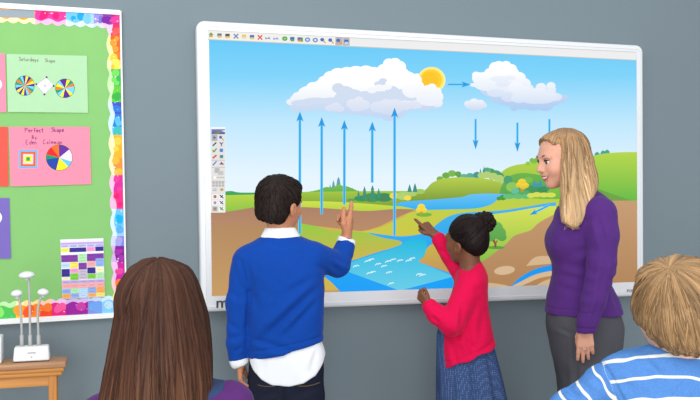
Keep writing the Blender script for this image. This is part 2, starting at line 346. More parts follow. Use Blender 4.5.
# right cloud
cloud(S, [(490, 92, 8, 5), (498, 97, 9, 6), (508, 101, 10, 5), (514, 107, 4, 4), (521, 105, 9, 4.4), (533, 106, 9, 4.6), (545, 106, 8, 5), (552, 102, 8, 4), (561, 99, 6, 4.4), (565, 97.5, 3, 2.6), (500, 90, 20, 8)], (200, 218, 242), (172, 202, 240), 86, 110)
cloud(S, [(474, 85, 4, 2), (478, 78, 6, 6), (476, 75, 4, 3.4), (483, 77, 6, 5), (490, 74, 6, 6), (495, 68, 6, 6), (499, 65, 5, 4), (506, 65, 5, 4), (511, 69, 6, 5), (514, 73, 5, 5), (519, 78, 7, 6), (524, 84, 7, 6), (528, 89, 6, 5), (541, 88, 5.6, 5), (542, 86, 3.4, 3), (551, 86, 4.6, 4), (552, 90, 4, 5), (506, 80, 18, 12), (488, 85, 14, 6), (520, 92, 16, 9), (540, 96, 18, 8), (556, 97, 6, 4), (500, 90, 14, 5)], (255, 255, 255), (208, 222, 244), 70, 104)
cloud(S, [(500, 79, 10, 3), (510, 78, 6, 2.6), (504, 84, 9, 3), (496, 93, 9, 4), (509, 97, 8, 5)], (236, 241, 250), (206, 220, 242), 76, 102)
cloud(S, [(516, 88, 8, 6), (524, 93, 10, 7), (538, 95, 10, 7), (549, 97, 8, 5), (519, 98, 8, 5), (534, 100, 12, 4)], (246, 248, 253), (210, 224, 245), 82, 104)
cloud(S, [(468, 104, 4, 3.4), (474, 102.5, 5, 4), (480, 103.5, 5, 3.8), (475, 106.5, 9, 4), (484, 105.5, 3, 2.6)], (240, 244, 251), (200, 214, 238), 99, 111)
# arrows
AR = (8, 152, 226)
def arrow(x0, y0, x1, y1, w=2.0, hw=3.6, hl=10):
    d = norm([x1-x0, y1-y0]); q = np.array([-d[1], d[0]]); a = np.array([x0, y0], float); e = np.array([x1, y1], float)
    S.line([a, e-d*hl*.7], w+.8, (150, 214, 244)); S.line([a, e-d*hl*.7], w, (22, 170, 236))
    S.poly([e, e-d*hl+q*hw, e-d*hl*.76, e-d*hl-q*hw], AR)
for x, t, bt in ((299.8, 111.5, 233), (321.6, 117, 213.5), (344.3, 120, 204), (372.2, 121.5, 182), (394.5, 107.5, 235)): arrow(x, bt, x+.1, t)
for x, t, bt in ((475.6, 119.5, 149.5), (517.4, 123, 152), (549.4, 119.5, 150)): arrow(x, t, x, bt, w=1.6, hw=3, hl=10)
arrow(448.5, 84.4, 470.5, 84.5, w=1.6, hw=3, hl=9)
arrow(548.5, 205.6, 529.5, 215, w=1.6, hw=2.6, hl=8)
arrow(556.5, 213, 553, 229, w=1.6, hw=2.6, hl=7)
# toolbar along the top
def strip(t, h): return 39.5-9.3*(1-h)+ (t-207.8)*.0486
tb = lambda x, h: (x, strip(x, h))
S.poly([tb(208, .02), tb(350, .02), tb(350, .98), tb(208, .98)], (240, 238, 232))
S.line([tb(207.8, .0), (636.3, 52.2)], .6, (196, 196, 196)); S.line([(207.8, 39.4), (636.3, 60.2)], .7, (206, 196, 188))
def ti(x, c, c2=None, kind=0):
    y = strip(x, .5)
    if kind == 0: S.rect(x-2.2, y-2, x+2.2, y+1.4, c); S.rect(x-1.6, y+.3, x+1.8, y+2.4, c2)
    if kind == 1: S.poly([(x-2.6, y), (x, y-2.8), (x+2.6, y)], c); S.rect(x-1.7, y, x+1.7, y+2.2, c2)
    if kind == 2: S.line([(x-2, y-2), (x+2, y+2)], 1.3, c); S.line([(x+2, y-2), (x-2, y+2)], 1.3, c)
    if kind == 3: S.ell(x, y, 2.7, 2.3, c, n=14); S.ell(x, y, 1.3, 1.0, c2, n=12)
    if kind == 4: S.ell(x-.8, y-.8, 2, 1.8, c, n=14); S.line([(x+.6, y+.6), (x+2.4, y+2.4)], 1.2, c2)
    if kind == 5: S.poly(cr([(x-2.4, y-.8), (x-1, y+.4), (x+1, y-.8), (x+2.6, y+1.4), (x+.4, y+1), (x-2.6, y+1.4)], closed=True), c)
Bl, Or, Gr, Ye, Rd, Dk = (60, 110, 190), (228, 140, 40), (70, 170, 60), (236, 200, 70), (222, 70, 50), (60, 66, 90)
S.rect(335.4, strip(337, .08), 342.6, strip(342, .92), (186, 178, 176)); S.rect(343, strip(345, .08), 349.6, strip(349, .92), (188, 180, 178))
ti(211, Gr, (220, 160, 80), 1); ti(219.5, (104, 120, 150), Ye); ti(227.5, Dk, Ye); ti(236, (110, 130, 180), kind=2); ti(244, Ye, (220, 224, 220)); ti(252, Bl, Ye); ti(260, Rd, kind=2)
ti(268, (120, 150, 210), kind=5); ti(276, (130, 158, 214), kind=5); ti(284.8, Gr, (150, 210, 130), 3); ti(292.3, Bl, Gr); ti(299.6, Bl, Or); S.rect(301.2, strip(302, .3), 303, strip(302, .75), Gr)
ti(307.5, (90, 140, 210), (236, 238, 236), 3); ti(315.3, (90, 140, 210), (236, 238, 236), 3); ti(323, Bl, Or, 4); ti(331, Bl, Or, 4); ti(339, Bl, Or, 4); ti(346.4, Bl, (196, 216, 236))
# floating tool palette
S.rect(211, 127.2, 225.4, 212.6, (250, 250, 250)); S.rect(211.3, 128.8, 225.2, 212.3, (228, 226, 222))
S.poly([(211.5, 129.2), (225, 129.2), (225, 134.2), (211.5, 134.2)], (110, 130, 190), (74, 86, 150)); S.poly([(213, 133.8), (218, 131.6), (222, 130.6), (219, 133.9)], (140, 120, 80)); S.poly([(221, 131), (225, 130.2), (225, 132)], (236, 240, 248))
S.rect(211.5, 134.6, 217.4, 141, (178, 178, 178))
S.poly([(213.4, 135.6), (216.6, 138.4), (214.6, 138.4), (213.6, 140)], (70, 90, 160))
S.ell(220.6, 137.2, 1.6, 1.6, Bl, n=12); S.line([(221.8, 138.4), (223.6, 140.2)], 1, Or)
S.line([(213, 145.6), (216, 142.8)], 1.4, Dk); S.line([(219.8, 142.4), (221.4, 144), (223, 142.4)], 1, (60, 90, 160)); S.line([(221.4, 144), (221.4, 146)], 1, (60, 90, 160))
S.line([(212.8, 150.4), (214, 151.8), (216.4, 148.6)], 1.3, (70, 160, 50)); S.rect(219.7, 148.6, 223, 152, (70, 130, 210))
S.line([(213, 158), (216.2, 155.4)], 1.8, (214, 90, 96)); S.rect(219.8, 155, 223.2, 156.6, (70, 120, 200)); S.rect(219.8, 156.6, 223.2, 158.2, (70, 160, 70))
S.line([(213, 165), (216.4, 161.4)], 1.2, (60, 110, 200)); S.poly([(219.4, 164.6), (221.4, 161.6), (223.6, 164.6)], (60, 80, 170)); S.ell(222.6, 164, 1.2, 1, (200, 80, 120), n=10)
for yy in (160, 167, 181): S.rect(211.6, yy, 225, yy+.5, (176, 176, 176))
S.rect(214.6, 168, 219.6, 173, (184, 184, 184)); S.rect(218, 171, 223.4, 175, (196, 196, 196))
S.line([(212.6, 177.4), (224, 177.4)], .8, (176, 176, 176)); S.ell(214.8, 177.6, 1.7, 1.7, (248, 248, 248), n=14)
for r_ in range(2):
    for c_ in range(4): S.rect(212.3+c_*3.1, 181.6+r_*2.8, 214.8+c_*3.1, 183.9+r_*2.8, (182, 182, 182))
S.line([(213, 189), (216.5, 189)], .7, (150, 160, 190)); S.line([(213, 190.6), (216.5, 190.6)], .7, (150, 160, 190)); S.ell(221.8, 189.6, 1.8, 1.4, (190, 160, 90), n=12)
for i, (c1, c2) in enumerate((((150, 74, 50), (60, 60, 90)), ((130, 160, 210), (90, 100, 140)), ((120, 130, 130), (90, 150, 80)))):
    y = 196.6+i*6.1
    S.rect(212.2, y-2.4, 217.6, y+2.6, (246, 246, 246) if i < 2 else (190, 190, 190)); S.rect(218.6, y-2.4, 224.6, y+2.6, (246, 246, 246))
    S.rect(213.6, y-1.4, 216.4, y+1.5, c1); S.ell(215, y+.2, 1, .9, (224, 120, 60), n=10)
    S.line([(220, y-1.4), (223.2, y+1.4)], 1.2, c2); S.line([(222.8, y-1.4), (220.6, y+1)], 1, c2)
SCR = attr_mat('lit_screen', rough=.5, spec=.03, emit=1.0)
S.build('screen', SCR, board)
# lettering on the lower frame
def text(s, px, py, h_px, Y, m, parent, name, font_scale_x=1.0, bold=0.0, slope=0.0):
    cu = bpy.data.curves.new(name, 'FONT'); cu.body = s; cu.size = 1; cu.extrude = .0; cu.offset = bold; cu.resolution_u = 3
    o = bpy.data.objects.new(name, cu); COL.objects.link(o)
    dg = bpy.context.evaluated_depsgraph_get(); me = bpy.data.meshes.new_from_object(o.evaluated_get(dg))
    vs = np.array([v_.co[:] for v_ in me.vertices]); fs = [list(p.vertices) for p in me.polygons]
    bpy.data.objects.remove(o); bpy.data.curves.remove(cu)
    xh = 0.7   # cap height of the built-in face
    w = [at(px+x*h_px/xh*font_scale_x, py-y*h_px/xh+slope*x*h_px/xh*font_scale_x, Y) for x, y, _ in vs]
    # give the print a real thickness
    return mesh_obj(name, w, fs, m, parent)
INK = mat('grey_print', (62, 64, 68), rough=.5)
text('mimio', 215.6, 307.8, 10.5, -.0637, INK, board, 'lettering', 1.12, .012, -.03)
text('POWERED', 627.0, 292.2, 2.7, -.0637, INK, board, 'lettering', 1.0, 0.01, -.03)
# ------------------------------------------------------------------ bulletin board
KY = -.018
bb0 = at(0, 316, 0)
bull = empty('bulletin_board', (bb0[0], 0, bb0[2]), 'green bulletin board with white frame and scalloped rainbow border', 'bulletin board')
L0 = -150   # runs out of the picture on the left
def topy(x): return 8.0+(x-0)*.0565
def boty(x): return 319.2-(x)*.0565
def quad(pts, Yf, Yb):
    a = [at(p[0], p[1], Yf) for p in pts]; b_ = [np.array([p[0], Yb, p[2]]) for p in a]
    n = len(pts)
    return a+b_, [list(range(n)), list(range(n, 2*n))[::-1]]+[[i, i+n, (i+1) % n+n, (i+1) % n] for i in range(n)]
gb = MB().add(*quad([(L0, topy(L0)), (119.6, topy(119.6)), (125.6, boty(125.6)), (L0, boty(L0))], KY, -.002))
gb.build('backing_paper', mat('green_backing', (134, 190, 114), rough=.85, spec=.1, noise=.05, nscale=8, bump=.25, bscale=60), bull)
fm = MB()
fm.add(*quad([(L0, topy(L0)-6.2), (119.8, topy(119.8)-4.6), (119.8, topy(119.8)), (L0, topy(L0))], -.026, -.0))
fm.add(*quad([(L0, boty(L0)), (126.2, boty(126.2)), (126.2, boty(126.2)+5), (L0, boty(L0)+6)], -.026, -.0))
fm.add(*quad([(119.6, topy(119.6)-4), (121.3, topy(119.6)-4), (127.2, boty(126)+4.6), (125.6, boty(126)+4.6)], -.022, -.0))
fm.build('frame', mat('white_aluminium', (238, 238, 236), rough=.4), bull)
PRN = attr_mat('printed_paper', rough=.75, spec=.15)
# border strips: pale scallops behind, bright overlapping blobs in front, confetti dots
def border(name, path, segs, inward, depth, seed):
    """path(t) outer edge point; segs: (t0, t1, colour, blob colour)"""
    rr = random.Random(seed)
    Fb = Flat(KY-.0006)
    n = int(1/.004)
    def off(t, d): p = path(t); return (p[0]+inward[0]*d, p[1]+inward[1]*d)
    for t0, t1, c, c2, pale in segs:
        k = max(4, int((t1-t0)*160)); outer = [off(t0+(t1-t0)*i/k, .1) for i in range(k+1)]
        ph = lambda t: depth+1.6*abs(math.sin(t*math.pi*segs_n))
        inn = [off(t0+(t1-t0)*i/k, depth-.6+2.6*abs(math.sin((t0+(t1-t0)*i/k)*math.pi*segs_n))) for i in range(k+1)]
        Fb.poly(outer+inn[::-1], pale)
    for t0, t1, c, c2, pale in segs:
        k = max(4, int((t1-t0)*160)); outer = [off(t0+(t1-t0)*i/k, .1) for i in range(k+1)]
        inn = [off(t0+(t1-t0)*i/k, depth-3.4+1.4*math.sin((t0+(t1-t0)*i/k)*math.pi*segs_n*1.3+seed)) for i in range(k+1)]
        Fb.poly(outer+inn[::-1], c)
        for j in range(3):
            t = t0+(t1-t0)*rr.uniform(.15, .85); p = off(t, depth*rr.uniform(.25, .6)); r = depth*rr.uniform(.18, .34)
            Fb.ell(p[0], p[1], r, r, c2, n=16)
        for j in range(max(2, int((t1-t0)*segs_n*2.2))):
            t = t0+(t1-t0)*rr.random(); p = off(t, depth*rr.uniform(.15, .75)); r = rr.uniform(.35, .75)
            Fb.ell(p[0], p[1], r, r, rr.choice([(250, 220, 60), (250, 110, 60), (120, 200, 250), (240, 90, 180), (255, 255, 255)]), n=8, layer=j == 0)
    return Fb.build(name, PRN, bull)
MG, OR, YL, GN, BL, LB, PU, RD, TE, LV = (222, 40, 140), (245, 120, 40), (250, 190, 50), (70, 190, 70), (40, 120, 205), (110, 200, 245), (130, 40, 150), (235, 60, 60), (40, 180, 190), (150, 140, 215)
segs_n = 15
rs = [(12, 24, (190, 40, 150), (220, 70, 170), (236, 190, 236)), (24, 35, (232, 50, 90), (240, 90, 90), (250, 190, 220)), (35, 52, (244, 96, 36), (250, 150, 50), (255, 232, 160)), (52, 60, (246, 120, 50), (252, 200, 60), (255, 232, 160)), (60, 69, (252, 186, 50), (250, 220, 90), (252, 240, 180)),
      (69, 86, (54, 176, 80), (110, 210, 90), (196, 238, 170)), (86, 102, (96, 196, 60), (60, 170, 70), (200, 240, 180)), (102, 114, (70, 80, 180), (40, 120, 210), (200, 214, 244)), (114, 127, (30, 126, 214), (90, 180, 240), (196, 226, 248)), (127, 135, (80, 176, 224), (60, 180, 170), (210, 232, 240)),
      (135, 158, (250, 172, 44), (250, 200, 70), (252, 232, 180)), (158, 175, (248, 140, 60), (250, 180, 60), (255, 226, 180)), (175, 192, (212, 46, 150), (236, 60, 140), (250, 190, 220)), (192, 209, (244, 50, 130), (230, 30, 110), (250, 180, 216)), (209, 226, (96, 190, 244), (20, 170, 240), (206, 232, 250)), (226, 236, (150, 200, 246), (80, 170, 236), (210, 230, 250)),
      (236, 246, (128, 130, 214), (160, 160, 226), (200, 210, 246)), (246, 262, (126, 34, 146), (160, 50, 160), (214, 170, 226)), (262, 280, (196, 40, 150), (226, 70, 160), (236, 190, 232)), (280, 292, (236, 64, 60), (248, 120, 60), (250, 200, 200)), (292, 304, (250, 180, 50), (248, 150, 50), (255, 236, 170)), (304, 318, (150, 206, 246), (190, 224, 250), (206, 230, 250))]
y0_, y1_ = topy(119.6), boty(125.6)
border('border_strip', lambda t: (119.5+6.0*t, y0_+(y1_-y0_)*t), [((a-y0_)/(y1_-y0_) if a > 13 else 0.0, min(1, (b_-y0_)/(y1_-y0_)), c, c2, p) for a, b_, c, c2, p in rs], (-1, 0), 11.5, 3)
segs_n = 16
bt = [(-60, -34, PU, LV, (220, 190, 230)), (-34, -10, LB, BL, (210, 230, 250)), (-10, 16, (80, 196, 90), (140, 226, 110), (190, 236, 170)), (16, 24, (250, 190, 60), (248, 160, 60), (255, 236, 170)), (24, 40, (246, 130, 40), (250, 90, 40), (255, 220, 150)), (40, 52, (238, 70, 40), (244, 120, 50), (255, 200, 170)), (52, 66, (222, 40, 130), (240, 90, 150), (240, 190, 232)), (66, 88, (150, 36, 150), (200, 60, 160), (214, 180, 232)), (88, 102, (130, 140, 216), (110, 160, 230), (196, 212, 246)), (102, 126, (130, 200, 246), (180, 220, 250), (206, 230, 250))]
border('border_strip', lambda t: (-60+185.6*t, boty(-60+185.6*t)), [((a+60)/185.6, (b_+60)/185.6, c, c2, p) for a, b_, c, c2, p in bt], (0, -1), 15.5, 5)
tp = [(-60, -20, GN, YL, (200, 240, 180)), (-20, 35, (250, 160, 40), (250, 200, 60), (255, 236, 180)), (35, 66, (236, 60, 150), (220, 30, 120), (250, 180, 220)), (66, 84, (110, 190, 240), (30, 160, 235), (206, 228, 250)), (84, 94, (160, 200, 244), (120, 190, 240), (210, 228, 250)), (94, 103, (150, 140, 214), (120, 110, 200), (206, 206, 246)), (103, 112, (150, 60, 160), (120, 40, 150), (230, 190, 236)), (112, 119.5, (196, 40, 140), (226, 60, 150), (236, 190, 236))]
border('border_strip', lambda t: (-60+179.5*t, topy(-60+179.5*t)), [((a+60)/179.5, (b_+60)/179.5, c, c2, p) for a, b_, c, c2, p in tp], (0, 1), 12.5, 9)
# sheets pinned to the board -------------------------------------------------
def sheet(name, label, cat, pts, c, Y, group=None, curl=.004, grad=None):
    """a paper sheet with a little thickness and a lifted lower edge"""
    n = 8; v = []; f = []
    P = [np.array(p, float) for p in pts]
    for th in (0, .0007):
        for i in range(n+1):
            t = i/n
            for j in range(n+1):
                s_ = j/n
                q = (P[0]*(1-s_)+P[1]*s_)*(1-t)+(P[3]*(1-s_)+P[2]*s_)*t
                w = at(q[0], q[1], Y); w[1] = Y-curl*max(0, t-.75)**1.5*4*(.6+.4*math.sin(s_*5))+th
                v.append(w)
    m_ = (n+1)**2; idx = lambda i, j, k: k*m_+i*(n+1)+j
    for i in range(n):
        for j in range(n):
            f.append([idx(i, j, 0), idx(i+1, j, 0), idx(i+1, j+1, 0), idx(i, j+1, 0)]); f.append([idx(i, j, 1), idx(i, j+1, 1), idx(i+1, j+1, 1), idx(i+1, j, 1)])
    for i in range(n):
        for a_, b2 in (((i, 0), (i+1, 0)), ((i+1, n), (i, n)), ((0, i+1), (0, i)), ((n, i), (n, i+1))):
            f.append([idx(*a_, 0), idx(*a_, 1), idx(*b2, 1), idx(*b2, 0)])
    o = mesh_obj(name, v, f, mat(name+'_stock', c, rough=.85, spec=.1, noise=.03, nscale=25, bump=.1, bscale=150))
    return props(o, label, cat, group)
def pie(F_, x, y, rx, ry, cols, a0=0, edge=(30, 90, 60)):
    n = len(cols); F_.ell(x, y, rx+.5, ry+.5, edge, n=30)
    for i, c in enumerate(cols):
        a = [a0+(i+k/4)*2*math.pi/n for k in range(5)]
        F_.poly([(x, y)]+[(x+rx*math.cos(q), y+ry*math.sin(q)) for q in a], c, layer=i == 0)
SY = KY-.0035
GP = 'student artwork sheets'
g1 = sheet('artwork_sheet', 'pale green paper sheet with two colourful wheels and a white diamond', 'paper', [(6.5, 53.8), (87, 55.8), (88, 112.8), (8, 112)], (172, 212, 168), SY, GP)
F1 = Flat(SY-.0001)
vi, cy, yl, gr2, og = (92, 40, 140), (110, 200, 240), (246, 226, 40), (30, 150, 110), (240, 120, 40)
pie(F1, 24.8, 85.6, 9.3, 9.6, [cy, gr2, og, cy, vi, yl, (40, 50, 140), yl, vi, cy, gr2, og, gr2, cy, vi, yl, (40, 50, 140), og, yl, vi], .1); F1.build('colour_wheel', PRN, g1)
F1.k = 0; F1 = Flat(SY-.0001)
pie(F1, 65, 88.3, 9.2, 9.2, [cy, yl, vi, vi, yl, cy, gr2, og, yl, cy, vi, vi, yl, gr2, og, cy], .2); F1.build('colour_wheel', PRN, g1)
F1 = Flat(SY-.0001)
dm = [(46.4, 77.6), (53.4, 85.4), (44.6, 94), (36.6, 85)]
F1.poly(dm, (244, 238, 248))
for a_ in range(8): F1.line([(45, 85.8), (45+8*math.cos(a_*.785+.3)*.9, 85.8+8*math.sin(a_*.785+.3)*.9)], .45, (200, 180, 214), layer=a_ == 0)
for i in range(4): F1.line([dm[i], dm[(i+1) % 4]], .5, (196, 170, 206), layer=i == 0)
for x, y in ((46.6, 77.2), (36.4, 84.2), (44.4, 94.4), (53.6, 86)): F1.ell(x, y, 1.1, 1, (90, 30, 90), n=10)
F1.build('white_diamond', PRN, g1)
# handwriting as pen strokes in a simple child's letter set
STR = {'P': [[(0, 1), (0, 0), (.6, .1), (.6, .45), (0, .5)]], 'e': [[(0, .7), (.5, .65), (.4, .45), (.1, .45), (0, .75), (.2, 1), (.5, .95)]], 'r': [[(0, .45), (.05, 1)], [(.03, .65), (.2, .48), (.45, .5)]], 'f': [[(.5, .1), (.25, .05), (.2, .3), (.2, 1)], [(0, .5), (.45, .5)]], 'c': [[(.5, .5), (.2, .45), (0, .7), (.2, 1), (.5, .95)]],
       't': [[(.2, .1), (.2, .9), (.4, 1)], [(0, .4), (.45, .4)]], 'S': [[(.6, .1), (.2, 0), (.05, .25), (.5, .55), (.5, .9), (.0, 1)]], 'h': [[(0, 0), (.05, 1)], [(.05, .65), (.3, .5), (.45, 1)]], 'a': [[(.45, .5), (.1, .5), (0, .85), (.2, 1), (.45, .8), (.45, .5), (.5, 1)]], 'p': [[(0, .5), (.05, 1.4)], [(0, .6), (.4, .5), (.45, .9), (.05, 1)]],
       'B': [[(0, 0), (0, 1), (.5, .9), (.45, .55), (0, .5), (.45, .4), (.4, .05), (0, 0)]], 'y': [[(0, .5), (.2, .95)], [(.45, .5), (.1, 1.4)]], ':': [[(0, .55), (.05, .6)], [(0, .95), (.05, 1)]], 'E': [[(.5, 0), (0, 0), (0, 1), (.5, 1)], [(0, .5), (.4, .5)]], 'd': [[(.45, 0), (.45, 1), (.1, 1), (0, .7), (.2, .5), (.45, .6)]], 'n': [[(0, .5), (.03, 1)], [(.02, .65), (.25, .5), (.45, 1)]],
       'C': [[(.6, .15), (.25, 0), (0, .5), (.2, 1), (.6, .9)]], 'o': [[(.25, .48), (0, .7), (.2, 1), (.45, .75), (.25, .48)]], 'l': [[(.1, 0), (.1, 1)]], 'm': [[(0, .5), (.03, 1)], [(.02, .65), (.2, .5), (.3, 1), (.3, .65), (.5, .5), (.6, 1)]], 's': [[(.4, .5), (.1, .5), (.1, .7), (.4, .8), (.3, 1), (0, 1)]], 'u': [[(0, .5), (.05, .95), (.4, .95), (.42, .5), (.5, 1)]], 'b': [[(0, 0), (.03, 1), (.4, .95), (.4, .55), (.05, .6)]], 'i': [[(.1, .5), (.12, 1)], [(.1, .2), (.12, .25)]], 'g': [[(.4, .5), (.05, .55), (.1, .95), (.4, .9), (.4, .5), (.4, 1.3), (.05, 1.4)]]}
def write(F_, s, x, y, h, w, c, slope=0):
    x0 = x
    for ch in s:
        if ch == ' ': x += h*.55; continue
        for st in STR[ch]:
            F_.line([(x+q[0]*h*.85, y+(x-x0)*slope+q[1]*h) for q in st], w, c)
        x += h*(.85 if ch in 'mPBCE' else .62 if ch not in 'li:' else .4)
F1 = Flat(SY-.0001)
write(F1, 'Saturdays', 19, 57.0, 3.6, .4, (110, 90, 90), .05); F1.build('handwriting', PRN, g1); F1 = Flat(SY-.0001); write(F1, 'Shape', 45, 58.6, 3.4, .4, (110, 90, 90), .05)
F1.build('handwriting', PRN, g1)
g2 = sheet('artwork_sheet', 'pink paper sheet with a colour pie and a nested square under handwriting', 'paper', [(8.8, 126.8), (89.6, 126.8), (91.2, 184.2), (10.8, 186.4)], (246, 140, 164), SY, GP)
F1 = Flat(SY-.0001)
pie(F1, 59.3, 157.6, 12.9, 12.6, [(246, 206, 226)]*1, 0)
cols = [((-92, -40), (96, 50, 150)), ((-40, 18), (250, 214, 232)), ((18, 46), (100, 190, 240)), ((46, 104), (250, 226, 40)), ((104, 172), (40, 70, 160)), ((172, 194), (20, 150, 100)), ((194, 232), (228, 40, 44)), ((232, 268), (244, 110, 40))]
for i, ((a0, a1), c) in enumerate(cols):
    F1.poly([(59.3, 157.6)]+[(59.3+12.9*math.cos(math.radians(a0+(a1-a0)*k/6)), 157.6+12.6*math.sin(math.radians(a0+(a1-a0)*k/6))) for k in range(7)], c)
F1.build('colour_pie', PRN, g2)
F1 = Flat(SY-.0001)
for k, c in ((9.2, (90, 180, 230)), (7.4, (236, 96, 36)), (5.2, (248, 196, 220)), (3.6, (246, 226, 50)), (1.9, (40, 160, 90))):
    F1.poly([(28.2-k, 159-k), (28.2+k, 159-k*.97), (28+k, 159+k), (28-k*.98, 159+k)], c)
F1.build('nested_square', PRN, g2)
F1 = Flat(SY-.0001)
for a_ in (('Perfect', 25, 128, 4.2, .6), ('Shape', 51.5, 127.6, 4.2, .6), ('By:', 32, 135.4, 3.4, .55), ('Eden', 26, 140, 4.2, .55), ('Coleman', 43, 139.6, 4.4, .55)):
    F1 = Flat(SY-.0001); write(F1, *a_, (90, 50, 120)); F1.build('handwriting', PRN, g2)
g3 = sheet('artwork_sheet', 'pink paper sheet at the left edge beside the green wheel drawing', 'paper', [(-74, 51), (5, 53.5), (6.4, 112.2), (-73, 112)], (246, 140, 166), SY, GP)
F1 = Flat(SY-.0001); F1.ell(-4, 84.5, 6, 6, (244, 240, 244)); F1.build('white_disc', PRN, g3)
g4 = sheet('artwork_sheet', 'red paper sheet at the left edge beside the pink pie drawing', 'paper', [(-74, 126), (7.8, 126.8), (8.8, 186.4), (-73, 188)], (226, 92, 80), SY, GP)
g5 = sheet('artwork_sheet', 'violet paper sheet at the left edge below the red one', 'paper', [(-74, 197.5), (9.4, 198), (11, 258.4), (-73, 261)], (122, 106, 182), SY, GP)
F1 = Flat(SY-.0001); F1.ell(-4, 217.5, 6, 6.4, (246, 244, 248)); F1.build('white_disc', PRN, g5)
lb = sheet('blank_label', 'grey blank label strip over the top border of the green board', 'label', [(-60, 8.6), (34.2, 9.8), (34.6, 18), (-60, 15.6)], (150, 162, 170), KY-.0022, curl=.0004)
cs_ = [(60.2, 239.6), (103.4, 238.2), (105, 296.8), (62.4, 298.8)]
cal = sheet('timetable_chart', 'white timetable sheet of small coloured cells in the lower right of the green board', 'chart', cs_, (240, 238, 244), SY, curl=.002)
F1 = Flat(SY-.0001)
cP = [np.array(p, float) for p in cs_]
def cell(c0, c1, r0, r1, c):
    def q(u, v_): u /= 5.; return (cP[0]*(1-u)+cP[1]*u)*(1-v_)+(cP[3]*(1-u)+cP[2]*u)*v_
    F1.poly([q(c0+.03, r0), q(c1-.03, r0), q(c1-.03, r1), q(c0+.03, r1)], c)
    if r1-r0 > .035:
        for k in range(int((c1-c0))):
            for j in range(max(1, int((r1-r0)/.045))):
                v_ = r0+(r1-r0)*(j+.5)/max(1, int((r1-r0)/.045))
                a, b_ = q(c0+k+.22, v_), q(c0+k+.78, v_)
                F1.line([a, b_], .35, tuple(int(x*.72) for x in c))
nb, pu, lv, sa, lbl, yel, pk, lgn, wg, ggn, ora, ltb, cre = (60, 50, 140), (128, 64, 160), (190, 160, 218), (238, 164, 164), (140, 170, 228), (246, 226, 100), (240, 150, 200), (170, 226, 170), (190, 180, 196), (120, 200, 70), (244, 166, 86), (180, 214, 240), (238, 236, 190)
for i in range(5): cell(i, i+1, .02, .05, (226, 224, 230))
cell(0, 5, .055, .09, lv)
for i in range(5): cell(i, i+1, .095, .135, (176, 180, 226))
cell(0, 1, .145, .215, yel); cell(1, 3, .145, .22, nb); cell(3, 4, .14, .215, pk); cell(4, 5, .14, .215, nb)
cell(0, 2, .265, .385, pu); cell(2, 3, .25, .395, lgn); cell(3, 5, .255, .38, pu)
cell(0, 1, .4, .475, ltb); cell(1, 2, .39, .49, yel); cell(2, 3, .405, .52, pu); cell(3, 4, .385, .475, sa); cell(4, 5, .34, .475, lbl)
cell(0, 1, .5, .63, nb); cell(1, 2, .5, .57, pk); cell(2, 3, .53, .68, wg); cell(3, 4, .49, .59, nb); cell(4, 5, .49, .58, cre)
cell(0, 1, .645, .69, cre); cell(1, 2, .58, .69, ggn); cell(3, 4, .6, .68, ggn); cell(4, 5, .59, .68, lgn)
cell(0, 5, .7, .745, lv); cell(0, 5, .755, .825, sa)
cell(0, 1, .84, .915, lbl); cell(1, 2, .835, .91, lgn); cell(2, 3, .83, .92, ltb); cell(3, 4, .83, .92, lbl); cell(4, 5, .825, .92, ora)
cell(0, 1, .925, .99, ora); cell(1, 2, .92, .99, lbl); cell(2, 3, .93, .99, ltb); cell(3, 4, .93, .985, ora); cell(4, 5, .93, .985, yel)
F1.build('timetable_cells', PRN, cal)
# ------------------------------------------------------------------ narrow wooden side table
TYF = -.34
ztop = at(66, 361.8, TYF)[2]
fr_ = atz(66, 361.8, ztop); bk_ = atz(57.5, 356.3, ztop); TYB = bk_[1]
xr = fr_[0]; xl = xr-.95
tb0 = ((xl+xr)/2, (TYF+TYB)/2, 0)
tab = empty('side_table', tb0, 'narrow honey-coloured wooden side table below the bulletin board', 'table')
def wood(name, a, b_, sc=(1.5, 30, 30)):
    m, nt, bs = new_mat(name)
    tc = nt.nodes.new('ShaderNodeTexCoord'); mp = nt.nodes.new('ShaderNodeMapping'); mp.inputs['Scale'].default_value = sc
    n1 = nt.nodes.new('ShaderNodeTexNoise'); n1.inputs['Scale'].default_value = 2.2; n1.inputs['Detail'].default_value = 6; n1.inputs['Distortion'].default_value = .6
    r = nt.nodes.new('ShaderNodeValToRGB'); r.color_ramp.elements[0].color = L4(a); r.color_ramp.elements[1].color = L4(b_); r.color_ramp.elements[0].position = .3; r.color_ramp.elements[1].position = .7
    nt.links.new(tc.outputs['Object'], mp.inputs[0]); nt.links.new(mp.outputs[0], n1.inputs[0]); nt.links.new(n1.outputs[0], r.inputs[0]); nt.links.new(r.outputs[0], bs.inputs['Base Color'])
    bs.inputs['Roughness'].default_value = .38; bs.inputs['Specular IOR Level'].default_value = .4
    return m
WD = wood('honey_wood', (186, 118, 52), (214, 150, 76)); WDT = wood('worn_wood_top', (164, 118, 84), (186, 138, 98))
m1 = MB().box((xl, TYF, ztop-.022), (xr, TYB, ztop), .005); tp_ = m1.build('table_top', WDT, tab, True)
m1 = MB().box((xl+.004, TYF+.003, ztop-.036), (xr-.006, TYB-.002, ztop-.020), .006); m1.box((xl+.012, TYF+.009, ztop-.05), (xr-.014, TYB-.002, ztop-.034), .004); m1.build('edge_moulding', WD, tab, True)
m1 = MB().box((xl+.035, TYF+.018, ztop-.085), (xr-.037, TYF+.034, ztop-.045)); m1.box((xl+.035, TYB-.03, ztop-.1), (xr-.037, TYB-.015, ztop-.045)); m1.box((xr-.05, TYF+.02, ztop-.1), (xr-.037, TYB-.02, ztop-.045)); m1.build('apron', WD, tab)
WDL = wood('honey_wood_upright', (184, 114, 48), (212, 148, 74), (30, 30, 1.5))
